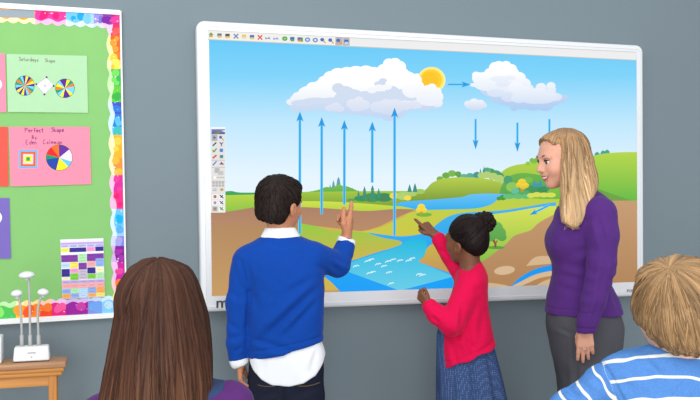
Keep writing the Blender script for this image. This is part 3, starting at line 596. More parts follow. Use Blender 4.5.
for x in (xl+.03, xr-.06):
    for y in (TYF+.014, TYB-.044): MB().box((x, y, 0), (x+.028, y+.03, ztop-.048), .003).build('leg', WDL, tab)
# ------------------------------------------------------------------ white device with three goosenecks
def onz(px, py, Y): return at(px, py, Y)
DYc = (TYF+TYB)/2
g0 = at(31.5, 361, DYc-.03); 
dv = empty('gooseneck_device', (g0[0], DYc, ztop), 'white desktop box with three goosenecks ending in white discs on the side table', 'device')
xL, xR = at(12.6, 361, DYc-.035)[0], at(49.6, 361, DYc-.035)[0]
hd = at(30, 346.5, DYc)[2]-ztop
bm = bmesh.new(); bmesh.ops.create_cube(bm, size=1)
for v_ in bm.verts:
    top = v_.co.z > 0
    v_.co = Vector((xL+(xR-xL)*(v_.co.x+.5) + (0 if not top else .004*(-1 if v_.co.x > 0 else 1)), DYc+(v_.co.y)*(.07 if not top else .05), ztop+.003+(v_.co.z+.5)*hd))
bmesh.ops.bevel(bm, geom=bm.edges[:], offset=.006, segments=3, affect='EDGES', profile=.5)
m1 = MB(); m1._bm(bm); m1.build('housing', WPL, dv, True)
m1 = MB().box((xL+.004, DYc-.03, ztop), (xR-.004, DYc+.03, ztop+.004)); m1.build('rubber_foot', mat('dark_rubber', (60, 56, 54), rough=.8), dv)
GN_ = mat('grey_gooseneck', (176, 176, 174), rough=.4, spec=.5)
fz = ztop+.003+hd*.45
m1 = MB().box((at(27.5, 352, DYc-.032)[0], DYc-.0335, fz+.006), (at(35.5, 352, DYc-.032)[0], DYc-.028, fz+.009)); m1.lathe((at(31.5, 355, DYc-.032)[0], DYc-.031, fz-.008), [(.003, -.003), (.003, .002)], (0, -1, 0)); m1.build('front_mark', GN_, dv)
def stem(pts, disc, r, tilt):
    P = [at(p[0], p[1], DYc) for p in cr(pts, 5)]
    st = MB().tube(P, .0042, 10).build('gooseneck', GN_, dv, True)
    m_ = MB().tube([P[0], P[0]+(P[4]-P[0])*.9], .0068, 12); m_.build('collar', GN_, st, True)
    c = at(disc[0], disc[1], DYc)
    MB().lathe(c, [(.001, .013), (r*.35, .0125), (r*.8, .008), (r, .002), (r, -.003), (r*.85, -.007), (r*.3, -.011), (.006, -.018), (.004, -.02)], tilt, 36).build('sensor_disc', WPL, dv, True)
stem([(21.8, 348), (21.6, 330), (20.8, 312), (19.4, 300), (18.2, 295)], (16.7, 293.4), .0200, (-.1, -.1, 1))
stem([(30.2, 348), (30, 330), (29.8, 310), (29.2, 292), (28.6, 279)], (26.7, 275), .0275, (-.05, -.1, 1))
stem([(38.8, 348), (38.3, 330), (37.7, 312), (39.6, 301), (42, 295)], (43.2, 292.2), .0200, (.08, -.12, 1))
# second white box cut by the left edge
xa, xb = at(-32, 363, DYc)[0], at(1.8, 363, DYc-.03)[0]
h2 = at(1, 335, DYc)[2]-ztop
sb = MB().box((xa, DYc-.04, ztop), (xb, DYc+.03, ztop+h2), .006).build('white_case', WPL, None, True, origin=((xa+xb)/2, DYc, ztop))
props(sb, 'white case cut off at the left edge beside the gooseneck device', 'box')
# ------------------------------------------------------------------ solid modelling: smooth unions meshed by surface nets
def _h(ix, iy, iz, seed):
    n = (ix*374761393+iy*668265263+iz*2147483647*0+iz*1274126177+seed*974711) & 0xffffffff
    n = ((n ^ (n >> 13))*1274126177) & 0xffffffff
    return ((n ^ (n >> 16)) & 0xffff)/32767.5-1
def noise(x, y, z, seed=0):
    x, y, z = np.broadcast_arrays(x, y, z)
    fx, fy, fz = np.floor(x), np.floor(y), np.floor(z)
    i, j, k = fx.astype(np.int64), fy.astype(np.int64), fz.astype(np.int64)
    u, v, w = x-fx, y-fy, z-fz
    u, v, w = u*u*(3-2*u), v*v*(3-2*v), w*w*(3-2*w)
    r = 0
    for a in (0, 1):
        for b in (0, 1):
            for c in (0, 1):
                r = r+_h(i+a, j+b, k+c, seed)*(u if a else 1-u)*(v if b else 1-v)*(w if c else 1-w)
    return r
A3 = lambda p: np.asarray(p, float)
class cone:
    def __init__(s, a, b, ra, rb, flat=None):
        s.a, s.b, s.ra, s.rb, s.flat = A3(a), A3(b), ra, rb, flat
        r = max(ra, rb); s.lo = np.minimum(s.a, s.b)-r; s.hi = np.maximum(s.a, s.b)+r
    def d(s, X, Y, Z):
        x, y, z = X-s.a[0], Y-s.a[1], Z-s.a[2]
        f = 1
        if s.flat is not None:
            n, f = s.flat; h = (x*n[0]+y*n[1]+z*n[2])*(1/f-1)
            x, y, z = x+h*n[0], y+h*n[1], z+h*n[2]
        e = s.b-s.a; L2 = e@e+1e-9
        t = np.clip((x*e[0]+y*e[1]+z*e[2])/L2, 0, 1)
        q = np.sqrt((x-t*e[0])**2+(y-t*e[1])**2+(z-t*e[2])**2)-(s.ra+(s.rb-s.ra)*t)
        return q*(.5+.5*f)
class ell:
    def __init__(s, c, r, R=None):
        s.c, s.r = A3(c), A3(r); s.R = np.eye(3) if R is None else A3(R)   # columns = axes
        e = np.sqrt(((s.R*s.r)**2).sum(1)); s.lo, s.hi = s.c-e, s.c+e
    def d(s, X, Y, Z):
        x, y, z = X-s.c[0], Y-s.c[1], Z-s.c[2]; R = s.R
        u = [(x*R[0, i]+y*R[1, i]+z*R[2, i])/s.r[i] for i in range(3)]
        k0 = np.sqrt(u[0]**2+u[1]**2+u[2]**2)+1e-6
        k1 = np.sqrt((u[0]/s.r[0])**2+(u[1]/s.r[1])**2+(u[2]/s.r[2])**2)+1e-6
        return k0*(k0-1)/k1
def hermite(xs, ys, x):
    xs, ys = A3(xs), A3(ys); m = np.gradient(ys, xs)
    i = np.clip(np.searchsorted(xs, x)-1, 0, len(xs)-2); h = xs[i+1]-xs[i]; t = np.clip((x-xs[i])/h, 0, 1)
    return (2*t**3-3*t**2+1)*ys[i]+(t**3-2*t**2+t)*h*m[i]+(-2*t**3+3*t**2)*ys[i+1]+(t**3-t**2)*h*m[i+1]
class loft:
    """stations (b, left a, right a, centre c, half depth), stacked down the b axis"""
    def __init__(s, st, n=2.3, cap=2.0, fr=None):
        st = A3(st); s.n = n; s.cap = cap
        s.b = np.linspace(st[0, 0], st[-1, 0], 160)
        L, Rr = hermite(st[:, 0], st[:, 1], s.b), hermite(st[:, 0], st[:, 2], s.b)
        s.ac, s.rx = (L+Rr)/2, np.maximum(.5, (Rr-L)/2)
        s.cc, s.rz = hermite(st[:, 0], st[:, 3], s.b), np.maximum(.5, hermite(st[:, 0], st[:, 4], s.b))
        s.lo = A3([(s.ac-s.rx).min(), s.b[0]-1, (s.cc-s.rz).min()]); s.hi = A3([(s.ac+s.rx).max(), s.b[-1]+1, (s.cc+s.rz).max()])
    def d(s, X, Y, Z):
        ac, rx, cc, rz = (np.interp(Y, s.b, q) for q in (s.ac, s.rx, s.cc, s.rz))
        u, w = np.abs(X-ac)/rx, np.abs(Z-cc)/rz
        n = s.n
        r = (u**n+w**n)**(1/n)+1e-6
        g = np.sqrt((u**(n-1)/rx)**2+(w**(n-1)/rz)**2)/r**(n-1)
        q = (r-1)/np.maximum(g, 1/np.maximum(rx, rz))
        e = np.maximum(s.b[0]-Y, Y-s.b[-1])+s.cap
        q2 = q+s.cap
        o = np.sqrt(np.maximum(q2, 0)**2+np.maximum(e, 0)**2)+np.minimum(np.maximum(q2, e), 0)-s.cap
        return o
class fn:
    def __init__(s, f, lo=None, hi=None): s.d = f; s.lo = lo; s.hi = hi
def smin(a, b, k):
    if k <= 0: return np.minimum(a, b)
    h = np.maximum(k-np.abs(a-b), 0)/k
    return np.minimum(a, b)-h*h*k*.25
def sdf_mesh(prims, res):
    """prims: (prim, op, k); op u union, s subtract, i intersect"""
    lo = np.min([p.lo for p, op, k in prims if op == 'u'], 0)-3*res-2; hi = np.max([p.hi for p, op, k in prims if op == 'u'], 0)+3*res+2
    n = np.ceil((hi-lo)/res).astype(int)+1
    ax = [(lo[i]+np.arange(n[i])*res) for i in range(3)]
    D = np.full(n, 40.0, np.float32)
    for p, op, k in prims:
        if p.lo is None or op == 'i': sl = [slice(0, n[i]) for i in range(3)]
        else:
            m = k+3*res+1
            sl = [slice(max(0, int((p.lo[i]-m-lo[i])/res)), max(0, min(n[i], int((p.hi[i]+m-lo[i])/res)+2))) for i in range(3)]
        X, Y, Z = ax[0][sl[0]][:, None, None], ax[1][sl[1]][None, :, None], ax[2][sl[2]][None, None, :]
        if 0 in (X.size, Y.size, Z.size): continue
        d = p.d(X, Y, Z); s_ = tuple(sl)
        if op == 'u': D[s_] = smin(D[s_], d, k)
        elif op == 's': D[s_] = -smin(-D[s_], d, k)
        else: D[s_] = -smin(-D[s_], -d, k)
    ins = D < 0
    n1 = n-1; strides = np.array([n1[1]*n1[2], n1[2], 1])
    ids, pts, quads = [], [], []
    for axis in range(3):
        o = [slice(None)]*3; p_ = [slice(None)]*3
        o[axis] = slice(0, -1); p_[axis] = slice(1, None)
        A, B = ins[tuple(o)], ins[tuple(p_)]
        I = np.argwhere(A != B)
        b, c = (axis+1) % 3, (axis+2) % 3
        ok = (I[:, b] > 0) & (I[:, c] > 0) & (I[:, b] < n1[b]) & (I[:, c] < n1[c]); I = I[ok]
        J = I.copy(); J[:, axis] += 1
        d0, d1 = D[tuple(I.T)], D[tuple(J.T)]
        P = I.astype(float); P[:, axis] += d0/(d0-d1)
        base = I@strides
        q = np.stack([base-strides[b]*db-strides[c]*dc for db, dc in ((1, 1), (0, 1), (0, 0), (1, 0))], 1)
        flip = ~(d0 < 0)
        q[flip] = q[flip][:, ::-1]
        quads.append(q)
        for col in range(4): ids.append(q[:, col]); pts.append(P)
    ids = np.concatenate(ids); pts = np.concatenate(pts); quads = np.concatenate(quads)
    u, inv = np.unique(ids, return_inverse=True)
    cnt = np.bincount(inv)
    V = np.stack([np.bincount(inv, weights=pts[:, i])/cnt for i in range(3)], 1)*res+lo
    Q = np.searchsorted(u, quads)
    return V, Q
def vnormals(V, Q):
    a, b = V[Q[:, 2]]-V[Q[:, 0]], V[Q[:, 3]]-V[Q[:, 1]]
    fn_ = np.cross(a, b); N = np.zeros_like(V)
    for i in range(4):
        for k in range(3): N[:, k] += np.bincount(Q[:, i], weights=fn_[:, k], minlength=len(V))
    return N/(np.linalg.norm(N, axis=1, keepdims=True)+1e-9)
def relax(V, Q, it=1, f=.5):
    for _ in range(it):
        S_ = np.zeros_like(V); c = np.zeros(len(V))
        for i in range(4):
            for j in (1, 3):
                for k in range(3): S_[:, k] += np.bincount(Q[:, i], weights=V[Q[:, (i+j) % 4], k], minlength=len(V))
                c += np.bincount(Q[:, i], minlength=len(V))
        V = V*(1-f)+f*S_/np.maximum(c, 1)[:, None]
    return V
FV = np.stack([RIGHT, DOWN, FWD], 1)
def add_strands(V, Q, cols, origin, n, length, rad, seed, steps=7, lift=(.15, .5), jit=.12, base=None, var=.5, sag=0.0, keep=None):
    """loose locks that follow the surface away from the parting or whorl"""
    from mathutils.kdtree import KDTree
    r = np.random.default_rng(seed); N = vnormals(V, Q); o = A3(origin)
    kd = KDTree(len(V))
    for i, p in enumerate(V): kd.insert(p, i)
    kd.balance()
    roots = r.choice(len(V), n); nv, nq, nc = [], [], []; off = len(V)
    for i in roots:
        p = V[i].copy()
        if keep is not None and not keep(p): continue
        L_ = length*r.uniform(.5, 1.3); h = L_/steps; lf = r.uniform(*lift); rr_ = rad*r.uniform(.6, 1.25)
        js = r.normal(0, jit, 3); path = []; nn = N[i]
        for k in range(steps+1):
            path.append((p+nn*(-rr_*.6+lf*(k/steps)**1.3), nn.copy()))
            d = p-o+A3([0, sag, 0]); d = d-nn*(d@nn); ln = np.linalg.norm(d)
            if ln < 1e-5: break
            d = d/ln+js*(.3+k/steps); d = d-nn*(d@nn)*.9
            q = p+d/np.linalg.norm(d)*h
            _, j, _ = kd.find(q); nn = N[j]; p = q-nn*((q-V[j])@nn)
        if len(path) < 4: continue
        m_ = len(path); cr_ = cols[i, :3]*(1+var*r.uniform(-1, 1)); c4 = np.append(np.clip(cr_, 0, 1), 1)
        for k, (q, nn) in enumerate(path):
            a, b = path[max(0, k-1)][0], path[min(m_-1, k+1)][0]; t = norm(b-a); s1 = np.cross(t, nn); s1 = s1/(np.linalg.norm(s1)+1e-9)
            w_ = rr_*min(1, .35+1.6*k/m_)*(1-(k/(m_-1))**2.2*.85)
            nv += [q+s1*w_, q+nn*w_*.8, q-s1*w_, q-nn*w_*.8]; nc += [c4]*4
        for k in range(m_-1):
            for e in range(4): nq.append([off+k*4+e, off+k*4+(e+1) % 4, off+(k+1)*4+(e+1) % 4, off+(k+1)*4+e])
        off += m_*4
    return np.concatenate([V, np.array(nv)]), np.concatenate([Q, np.array(nq)]), np.concatenate([cols, np.array(nc)])
class Fig:
    """a person modelled in a rigid local frame: a to the right, b down, c away, one unit = one photo pixel at the person's distance"""
    def __init__(s, px, py, Y):
        s.D = proj(at(px, py, Y))[2]; s.u = s.D/F
        s.base = CAM+s.D*FWD; s.root = None
        # height of the floor in local b
        s.floor = None
    def V(s, px, py, c=0.0):
        k = 1+c/F; return np.array([350+(px-350)*k, 200+(py-200)*k, c])
    def W(s, P):
        P = np.asarray(P, float); return s.base+((P-[350, 200, 0])@FV.T)*s.u
    def floor_b(s, a, c=0.0):
        z0 = s.W([[a, 0, c]])[0][2]; z1 = s.W([[a, 100, c]])[0][2]
        return 100*(z0)/(z0-z1)
    def mesh(s, name, prims, res, m, disp=None, smooth=1, col=None, band=None, label=None, strand=None):
        V, Q = sdf_mesh(prims, res)
        if smooth: V = relax(V, Q, smooth)
        V0 = V
        if disp is not None:
            N = vnormals(V, Q); V = V+N*disp(V, N)[:, None]
        cols = None
        if col is not None:
            c = col(V0, vnormals(V0, Q)); cols = np.concatenate([c, np.ones((len(c), 1))], 1)
        if strand is not None:
            V, Q, cols = add_strands(V, Q, cols, **strand)
        W_ = s.W(V)
        if s.root is None:
            fb = W_.mean(0).copy(); fb[2] = 0
            o = mesh_obj(name, W_, Q, m, None, True, origin=fb, cols=cols); s.root = o
        else:
            o = mesh_obj(name, W_, Q, m, s.root, True, cols=cols)
        if band is not None:
            at_ = o.data.attributes.new('band', 'FLOAT', 'POINT'); at_.data.foreach_set('value', band(V0).astype(np.float32))
        if label: o['label'] = label
        return o
U = lambda *ps, k=3: [(p, 'u', k) for p in ps]
def headframe(yaw, pitch=0, roll=0):
    y, p, r = map(math.radians, (yaw, pitch, roll))
    f0 = A3([math.sin(y), 0, math.cos(y)]); up0 = A3([0, -1, 0]); rt = A3([math.cos(y), 0, -math.sin(y)])
    f = f0*math.cos(p)-up0*math.sin(p); up = up0*math.cos(p)+f0*math.sin(p)     # positive pitch looks down
    r2 = rt*math.cos(r)+up*math.sin(r); up2 = up*math.cos(r)-rt*math.sin(r)
    return np.stack([r2, f, up2], 1)
class Head:
    def __init__(s, c, H, R): s.c, s.H, s.R = A3(c), H, R
    def p(s, x, y, z): return s.c+s.R@(A3([x, y, z])*s.H)
    def e(s, x, y, z, rx, ry, rz, tilt=None): return ell(s.p(x, y, z), A3([rx, ry, rz])*s.H, s.R if tilt is None else s.R@tilt)
    def loc(s, P): return ((P-s.c)@s.R)/s.H
    def locg(s, X, Y, Z):
        x, y, z = X-s.c[0], Y-s.c[1], Z-s.c[2]
        return [(x*s.R[0, i]+y*s.R[1, i]+z*s.R[2, i])/s.H for i in range(3)]
    def prims(s, neck=.23, crown=.37, smile=False, nb=None, ear=-.045):
        H = s.H; L = []
        L += [(s.e(0, -.06, .13, .345, .43, crown), 'u', 0), (s.e(0, .11, -.10, .285, .30, .37), 'u', .10*H), (s.e(0, .12, -.29, .215, .23, .17), 'u', .10*H), (s.e(0, .295, -.405, .085, .08, .075), 'u', .10*H)]
        for q in (-1, 1):
            L += [(s.e(q*.155, .245, -.13, .115, .11, .12), 'u', .09*H), (s.e(q*.12, .335, .075, .13, .055, .05), 'u', .07*H)]
        for q in (-1, 1): L.append((s.e(q*.135, .43, .0, .085, .085, .05), 's', .06*H))
        L += [(cone(s.p(0, .37, .03), s.p(0, .455, -.115), .030*H, .050*H), 'u', .05*H)]
        for q in (-1, 1): L.append((s.e(q*.05, .415, -.135, .035, .05, .035), 'u', .03*H))
        L += [(s.e(0, .37, -.22, .12, .055, .04), 'u', .05*H), (s.e(0, .385, -.24, .105, .045, .022), 'u', .02*H), (s.e(0, .375, -.292, .09, .045, .028), 'u', .02*H)]
        if smile:
            for q in (-1, 1): L += [(s.e(q*.16, .27, -.15, .10, .09, .09), 'u', .06*H), (cone(s.p(0, .43, -.268), s.p(q*.135, .345, -.225), .026*H, .014*H), 's', .01*H)]
        for q in (-1, 1):
            L += [(s.e(q*.345, -.045, ear, .035, .085, .125), 'u', .02*H), (s.e(q*.365, -.07, ear+.03, .03, .085, .10), 'u', .03*H), (s.e(q*.395, -.035, ear+.015, .03, .045, .065), 's', .03*H)]
        L += [(cone(s.p(0, -.09, -.22), s.p(0, -.15, -.72) if nb is None else nb, neck*H, neck*1.04*H), 'u', .08*H)]
        return L
def hand_prims(w, d, n, s_, L, curls, thumb, spread=.0, fat=1.0):
    """w wrist, d towards the fingers, n palm normal, s_ thumb side; curls: degrees for (knuckle, middle, tip) of index..little"""
    d = norm(d); n = A3(n)-d*(A3(n)@d); n = norm(n); s_ = A3(s_)-d*(A3(s_)@d)-n*(A3(s_)@n); s_ = norm(s_)
    out = []
    offs = (.165, .055, -.055, -.16); lens = (.42, .47, .43, .34); kn = (.50, .52, .50, .45)
    for i in range(4):
        b0 = w+d*.02*L+s_*offs[i]*.55*L; K = w+d*kn[i]*L+s_*offs[i]*L
        out.append((cone(b0, K, .085*L*fat, .072*L*fat), 'u', .06*L))
    out.append((ell(w+d*.2*L+s_*.13*L+n*.05*L, A3([.10, .16, .08])*L, np.stack([s_, d, n], 1)), 'u', .06*L))
    for i in range(4):
        K = w+d*kn[i]*L+s_*offs[i]*L; ang = 0; q = K
        sd = s_*spread*(1.5-i)/1.5
        for j, fr_ in enumerate((.46, .30, .24)):
            ang += math.radians(curls[i][j]); dr = norm((d+sd)*math.cos(ang)+n*math.sin(ang))
            e = q+dr*lens[i]*fr_*L
            r0, r1 = [(.062, .055), (.055, .050), (.050, .042)][j]
            out.append((cone(q, e, r0*L*fat, r1*L*fat), 'u', .012*L)); q = e
    q = w+d*.12*L+s_*.12*L+n*.03*L
    for (cd_, cs, cn, ln), (r0, r1) in zip(thumb, ((.085, .07), (.068, .058), (.056, .045))):
        dr = norm(d*cd_+s_*cs+n*cn); e = q+dr*ln*L
        out.append((cone(q, e, r0*L*fat, r1*L*fat), 'u', .02*L)); q = e
    return out
def chain(pts, rs, k=2.0, first=None):
    out = []
    for i in range(len(pts)-1): out.append((cone(pts[i], pts[i+1], rs[i], rs[i+1]), 'u', k if first is None or i else first))
    return out
def crease(lines, face=None):
    """soft pressed-in folds: (a0, b0, a1, b1, width, depth) on the side that faces the room (c below the limit)"""
    def f(V, N):
        r = np.zeros(len(V))
        for a0, b0, a1, b1, w_, dp in lines:
            ex, ey = a1-a0, b1-b0; L2 = ex*ex+ey*ey
            t = ((V[:, 0]-a0)*ex+(V[:, 1]-b0)*ey)/L2; tc = np.clip(t, 0, 1)
            dx = V[:, 0]-a0-tc*ex; dy = V[:, 1]-b0-tc*ey
            sgn = (ex*(V[:, 1]-b0)-ey*(V[:, 0]-a0))/math.sqrt(L2)
            m = np.sin(np.pi*np.clip(t*.9+.05, 0, 1))
            dd = np.sqrt(dx*dx+dy*dy)
            m = np.where((t < -.2) | (t > 1.2), m*.3, m)
            facing = np.clip(-N[:, 2]*1.5+.3, 0, 1)
            r += (-dp*np.exp(-(dd/w_)**2)+dp*.7*np.exp(-((sgn-1.7*w_)/w_)**2)*np.exp(-np.maximum(0, np.abs(t-.5)-.4)**2*40))*m*facing
        return 1.45*r
    return f
def soft(amp, sc, seed=0, st=(1, 1, 1)):
    return lambda V, N: amp*noise(V[:, 0]/sc*st[0], V[:, 1]/sc*st[1], V[:, 2]/sc*st[2], seed)
def addf(*fs): return lambda V, N: sum(f(V, N) for f in fs)
def hair_funcs(origin, axis, freq, amp, base, var, seed, warp=.12, lscale=40, tip=None):
    """grooves and colour streaks that run along the strands: strands leave the axis point and follow lines of equal angle"""
    ax = norm(axis); e1 = norm(np.cross(ax, [.31, .2, .93])); e2 = np.cross(ax, e1); o = A3(origin)
    def coord(V):
        q = V-o; h = q@ax
        th = np.arctan2(q@e2, q@e1); L_ = np.linalg.norm(q, axis=1)
        th = th+warp*noise(L_/lscale, th*1.5, 0*th, seed+3)
        return th, L_
    def st(V, f, sd): 
        th, L_ = coord(V); return noise(np.cos(th)*f, np.sin(th)*f, L_/lscale*.35, sd)
    def disp(V, N): return amp*(.55*st(V, freq*.45, seed)+.35*st(V, freq, seed+1)+.25*st(V, freq*2.2, seed+2))
    lo_, hi_ = A3(lin(base))*(1-var), A3(lin(base))*(1+var)
    def col(V, N):
        t = .5+.5*(.5*st(V, freq*.6, seed+5)+.6*st(V, freq*1.7, seed+6)+.4*st(V, freq*4, seed+7))
        t = np.clip(t, 0, 1)[:, None]; c = lo_+(hi_-lo_)*t
        if tip is not None:
            w_ = np.clip((coord(V)[1]-tip[1])/tip[2], 0, 1)[:, None]; c = c*(1-w_)+w_*A3(lin(tip[0]))*(1+var*(2*t-1))
        return c
    return disp, col
def skin_mat(name, c, rough=.5):
    m, nt, b = new_mat(name)
    b.inputs['Base Color'].default_value = L4(c); b.inputs['Roughness'].default_value = rough; b.inputs['Specular IOR Level'].default_value = .35
    b.inputs['Subsurface Weight'].default_value = .12; b.inputs['Subsurface Radius'].default_value = (.010, .004, .002); b.inputs['Subsurface Scale'].default_value = 1
    tc = nt.nodes.new('ShaderNodeTexCoord'); n = nt.nodes.new('ShaderNodeTexNoise'); n.inputs['Scale'].default_value = 45; n.inputs['Detail'].default_value = 5
    mx = nt.nodes.new('ShaderNodeMix'); mx.data_type = 'RGBA'; a = lin(c)
    mx.inputs[6].default_value = (a[0]*.95, a[1]*.90, a[2]*.88, 1); mx.inputs[7].default_value = (min(1, a[0]*1.05), a[1]*1.08, a[2]*1.10, 1)
    nt.links.new(tc.outputs['Object'], n.inputs[0]); nt.links.new(n.outputs[0], mx.inputs[0]); nt.links.new(mx.outputs[2], b.inputs['Base Color'])
    return m
def knit(name, c, scale=900, rough=.85, sheen=.08, bump=.35):
    m = mat(name, c, rough=rough, spec=.12, noise=.06, nscale=60, bump=bump, bscale=scale, sheen=sheen); return m
HAIRM = attr_mat('hair_fibre', rough=.48, spec=.25); DHAIRM = attr_mat('dark_hair_fibre', rough=.5, spec=.12)
EYEW = mat('eye_white', (236, 230, 224), rough=.2, spec=.5); IRIS = mat('iris', (70, 60, 50), rough=.15, spec=.6)
def eyes(fig, hd, side=(-1, 1), iris=IRIS, r=.072):
    for q in side:
        c = hd.p(q*.135, .318, .0)
        e = fig.mesh('eye', U(ell(c, A3([r]*3)*hd.H)), .45, EYEW)
        ic = hd.p(q*.135+.0, .318+r*.62, -.004)
        i = mesh_from(fig, 'iris', [(ell(ic, A3([.038, .030, .038])*hd.H, hd.R), 'u', 0)], .3, iris, e)
def mesh_from(fig, name, prims, res, m, parent, disp=None, smooth=1, col=None):
    V, Q = sdf_mesh(prims, res); V = relax(V, Q, smooth) if smooth else V
    if disp is not None: V = V+vnormals(V, Q)*disp(V, vnormals(V, Q))[:, None]
    cols = None
    if col is not None: c = col(V, vnormals(V, Q)); cols = np.concatenate([c, np.ones((len(c), 1))], 1)
    return mesh_obj(name, fig.W(V), Q, m, parent, True, cols=cols)
def legs_and_shoes(fig, hips, knees, ankles, fwd, r, body_only=True):
    """skin legs down to the feet; returns prims for body and list of shoe prims"""
    L = []; shoes = []
    fw = norm(fwd)
    for h, k_, a_ in zip(hips, knees, ankles):
        L += chain([h, k_, a_], [r, r*.72, r*.45], 4)
        L.append((cone(a_, a_+fw*r*1.0+A3([0, r*.45, 0]), r*.42, r*.38), 'u', 3))
        shoes.append((a_, fw, r))
    return L, shoes
def make_shoes(fig, shoes, floor, m, sole):
    for a_, fw, r in shoes:
        c0 = A3([a_[0], floor, a_[2]])
        upv = A3([0, -1, 0]); s_ = np.cross(upv, fw)
        pr = [(cone(c0-fw*r*.35+upv*r*.50, c0+fw*r*1.1+upv*r*.42, r*.50, r*.42), 'u', 0), (cone(c0+fw*r*.9+upv*r*.36, c0+fw*r*1.75+upv*r*.34, r*.46, r*.34), 'u', 2), (cone(c0-fw*r*.2+upv*r*.55, a_, r*.5, r*.52), 'u', 3),
              (fn(lambda X, Y, Z, f_=floor: Y-(f_-r*.16)), 'i', 0)]
        sh = fig.mesh('shoe', pr, 1.6, m)
        pr = [(cone(c0-fw*r*.35+upv*r*.2, c0+fw*r*1.1+upv*r*.2, r*.56, r*.46), 'u', 0), (cone(c0+fw*r*.9+upv*r*.2, c0+fw*r*1.75+upv*r*.2, r*.50, r*.38), 'u', 2),
              (fn(lambda X, Y, Z, f_=floor: Y-f_), 'i', 0), (fn(lambda X, Y, Z, f_=floor: (f_-r*.2)-Y), 'i', 0)]
        mesh_from(fig, 'sole', pr, 1.2, sole, sh, smooth=0)
SOLE = mat('pale_sole', (214, 210, 204), rough=.7); DSHOE = mat('dark_shoe', (44, 44, 50), rough=.5)
# ------------------------------------------------------------------ boy in the blue sweater
B = Fig(285, 300, -.42); V = B.V
R_ = headframe(34, 4, 0); HB = Head(V(280.5, 203.8, 3), 54, R_)
fl = B.floor_b(285)
body = HB.prims(neck=.215, nb=V(281.5, 244, 2), ear=-.12)
body += U(loft([(238, 270, 294, 2, 10), (248, 256, 308, 1, 15), (262, 251, 317, 0, 19), (290, 252, 319, 0, 21), (330, 253, 319, 1, 21), (360, 253, 319, 1, 22), (392, 253, 319, 1, 22), (404, 256, 316, 1, 20)]), k=6)
body += chain([V(243, 258, 0), V(239, 305, -3), V(239.5, 352, -6), V(240, 364, -6)], [10, 8, 6, 5.6], 3, 6)
body += chain([V(316, 256, 0), V(339, 266, 24), V(345.5, 243, 36), V(346, 236, 38)], [11, 8, 6, 5.6], 3, 6)
ank = [V(268, 0, 0), V(304, 0, 0)]
for q in ank: q[1] = fl-14
lg, shs = legs_and_shoes(B, [V(270, 400, 2), V(302, 400, 2)], [V(269, 478, -1), V(303, 478, -1)], ank, (.25, 0, 1), 15)
body += lg
# raised right hand: palm to the left, index up, thumb on the near side
body += hand_prims(V(347, 237, 38), (.17, -1, .12), (-1, -.1, .12), (-.2, 0, -1), 39,
                   [(0, 3, 3), (66, 70, 30), (74, 74, 30), (78, 70, 30)], [(.75, .45, .35, .24), (1, -.02, .2, .24), (1, -.12, .1, .18)], fat=1.25)
# hanging left hand
body += hand_prims(V(240, 362, -6), (.02, 1, .1), (1, 0, .1), (.15, 0, 1), 34, [(16, 22, 14), (20, 26, 16), (24, 28, 16), (26, 28, 16)], [(.7, .5, .3, .2), (.9, .2, .3, .17), (1, 0, .2, .14)])
SKB = skin_mat('skin_tan', (196, 132, 98))
per = B.mesh('person', body, .9, SKB)
props(per, 'boy in royal blue sweater and jeans seen from behind, pointing up at the whiteboard', 'person', None)
eyes(B, HB)
BROW = mat('dark_brow', (38, 28, 24), rough=.7); LIP = mat('lips', (186, 100, 88), rough=.4)
def brows(fig, hd, m, side=(-1, 1), z=.10, th=.017):
    for q in side: fig.mesh('eyebrow', chain([hd.p(q*.055, .392, z-.008), hd.p(q*.13, .392, z+.016), hd.p(q*.215, .345, z+.003)], A3([th, th*1.05, th*.6])*hd.H, .5), .4, m)
def lips(fig, hd, m, op=0.0):
    fig.mesh('lips', [(hd.e(0, .405, -.238+op, .095, .036, .016), 'u', 0), (hd.e(0, .395, -.290-op, .082, .038, .022), 'u', .01*hd.H)], .4, m)
brows(B, HB, BROW); lips(B, HB, LIP)
# hair: short, dark, from the crown whorl
whorl = V(275, 180, -14)
hd_, hc_ = hair_funcs(whorl, norm(whorl-HB.c), 9, .35, (38, 29, 26), .5, 11, warp=.16, lscale=22)
hp = [(HB.e(0, -.075, .15, .395, .475, .395), 'u', 0), (HB.e(0, -.25, -.13, .33, .26, .35), 'u', 6), (HB.e(0, .17, .33, .29, .25, .155), 'u', 5),
      (HB.e(0, .52, -.14, .62, .44, .40), 's', 2)]
for q in (-1, 1): hp += [(HB.e(q*.40, .05, -.19, .16, .13, .18), 's', 2)]
hp += [(fn(lambda X, Y, Z: Y-(223.2+.05*(X-278)-.010*(X-278)**2+.9*noise(X*.55, 0*Y, Z*.55, 3))), 'i', 2)]
B.mesh('hair', hp, .7, DHAIRM, disp=addf(hd_, soft(.3, 3, 4)), col=hc_, strand=dict(origin=whorl, n=2600, length=11, rad=.5, seed=3, lift=(.2, 1.1), jit=.16, var=.55))
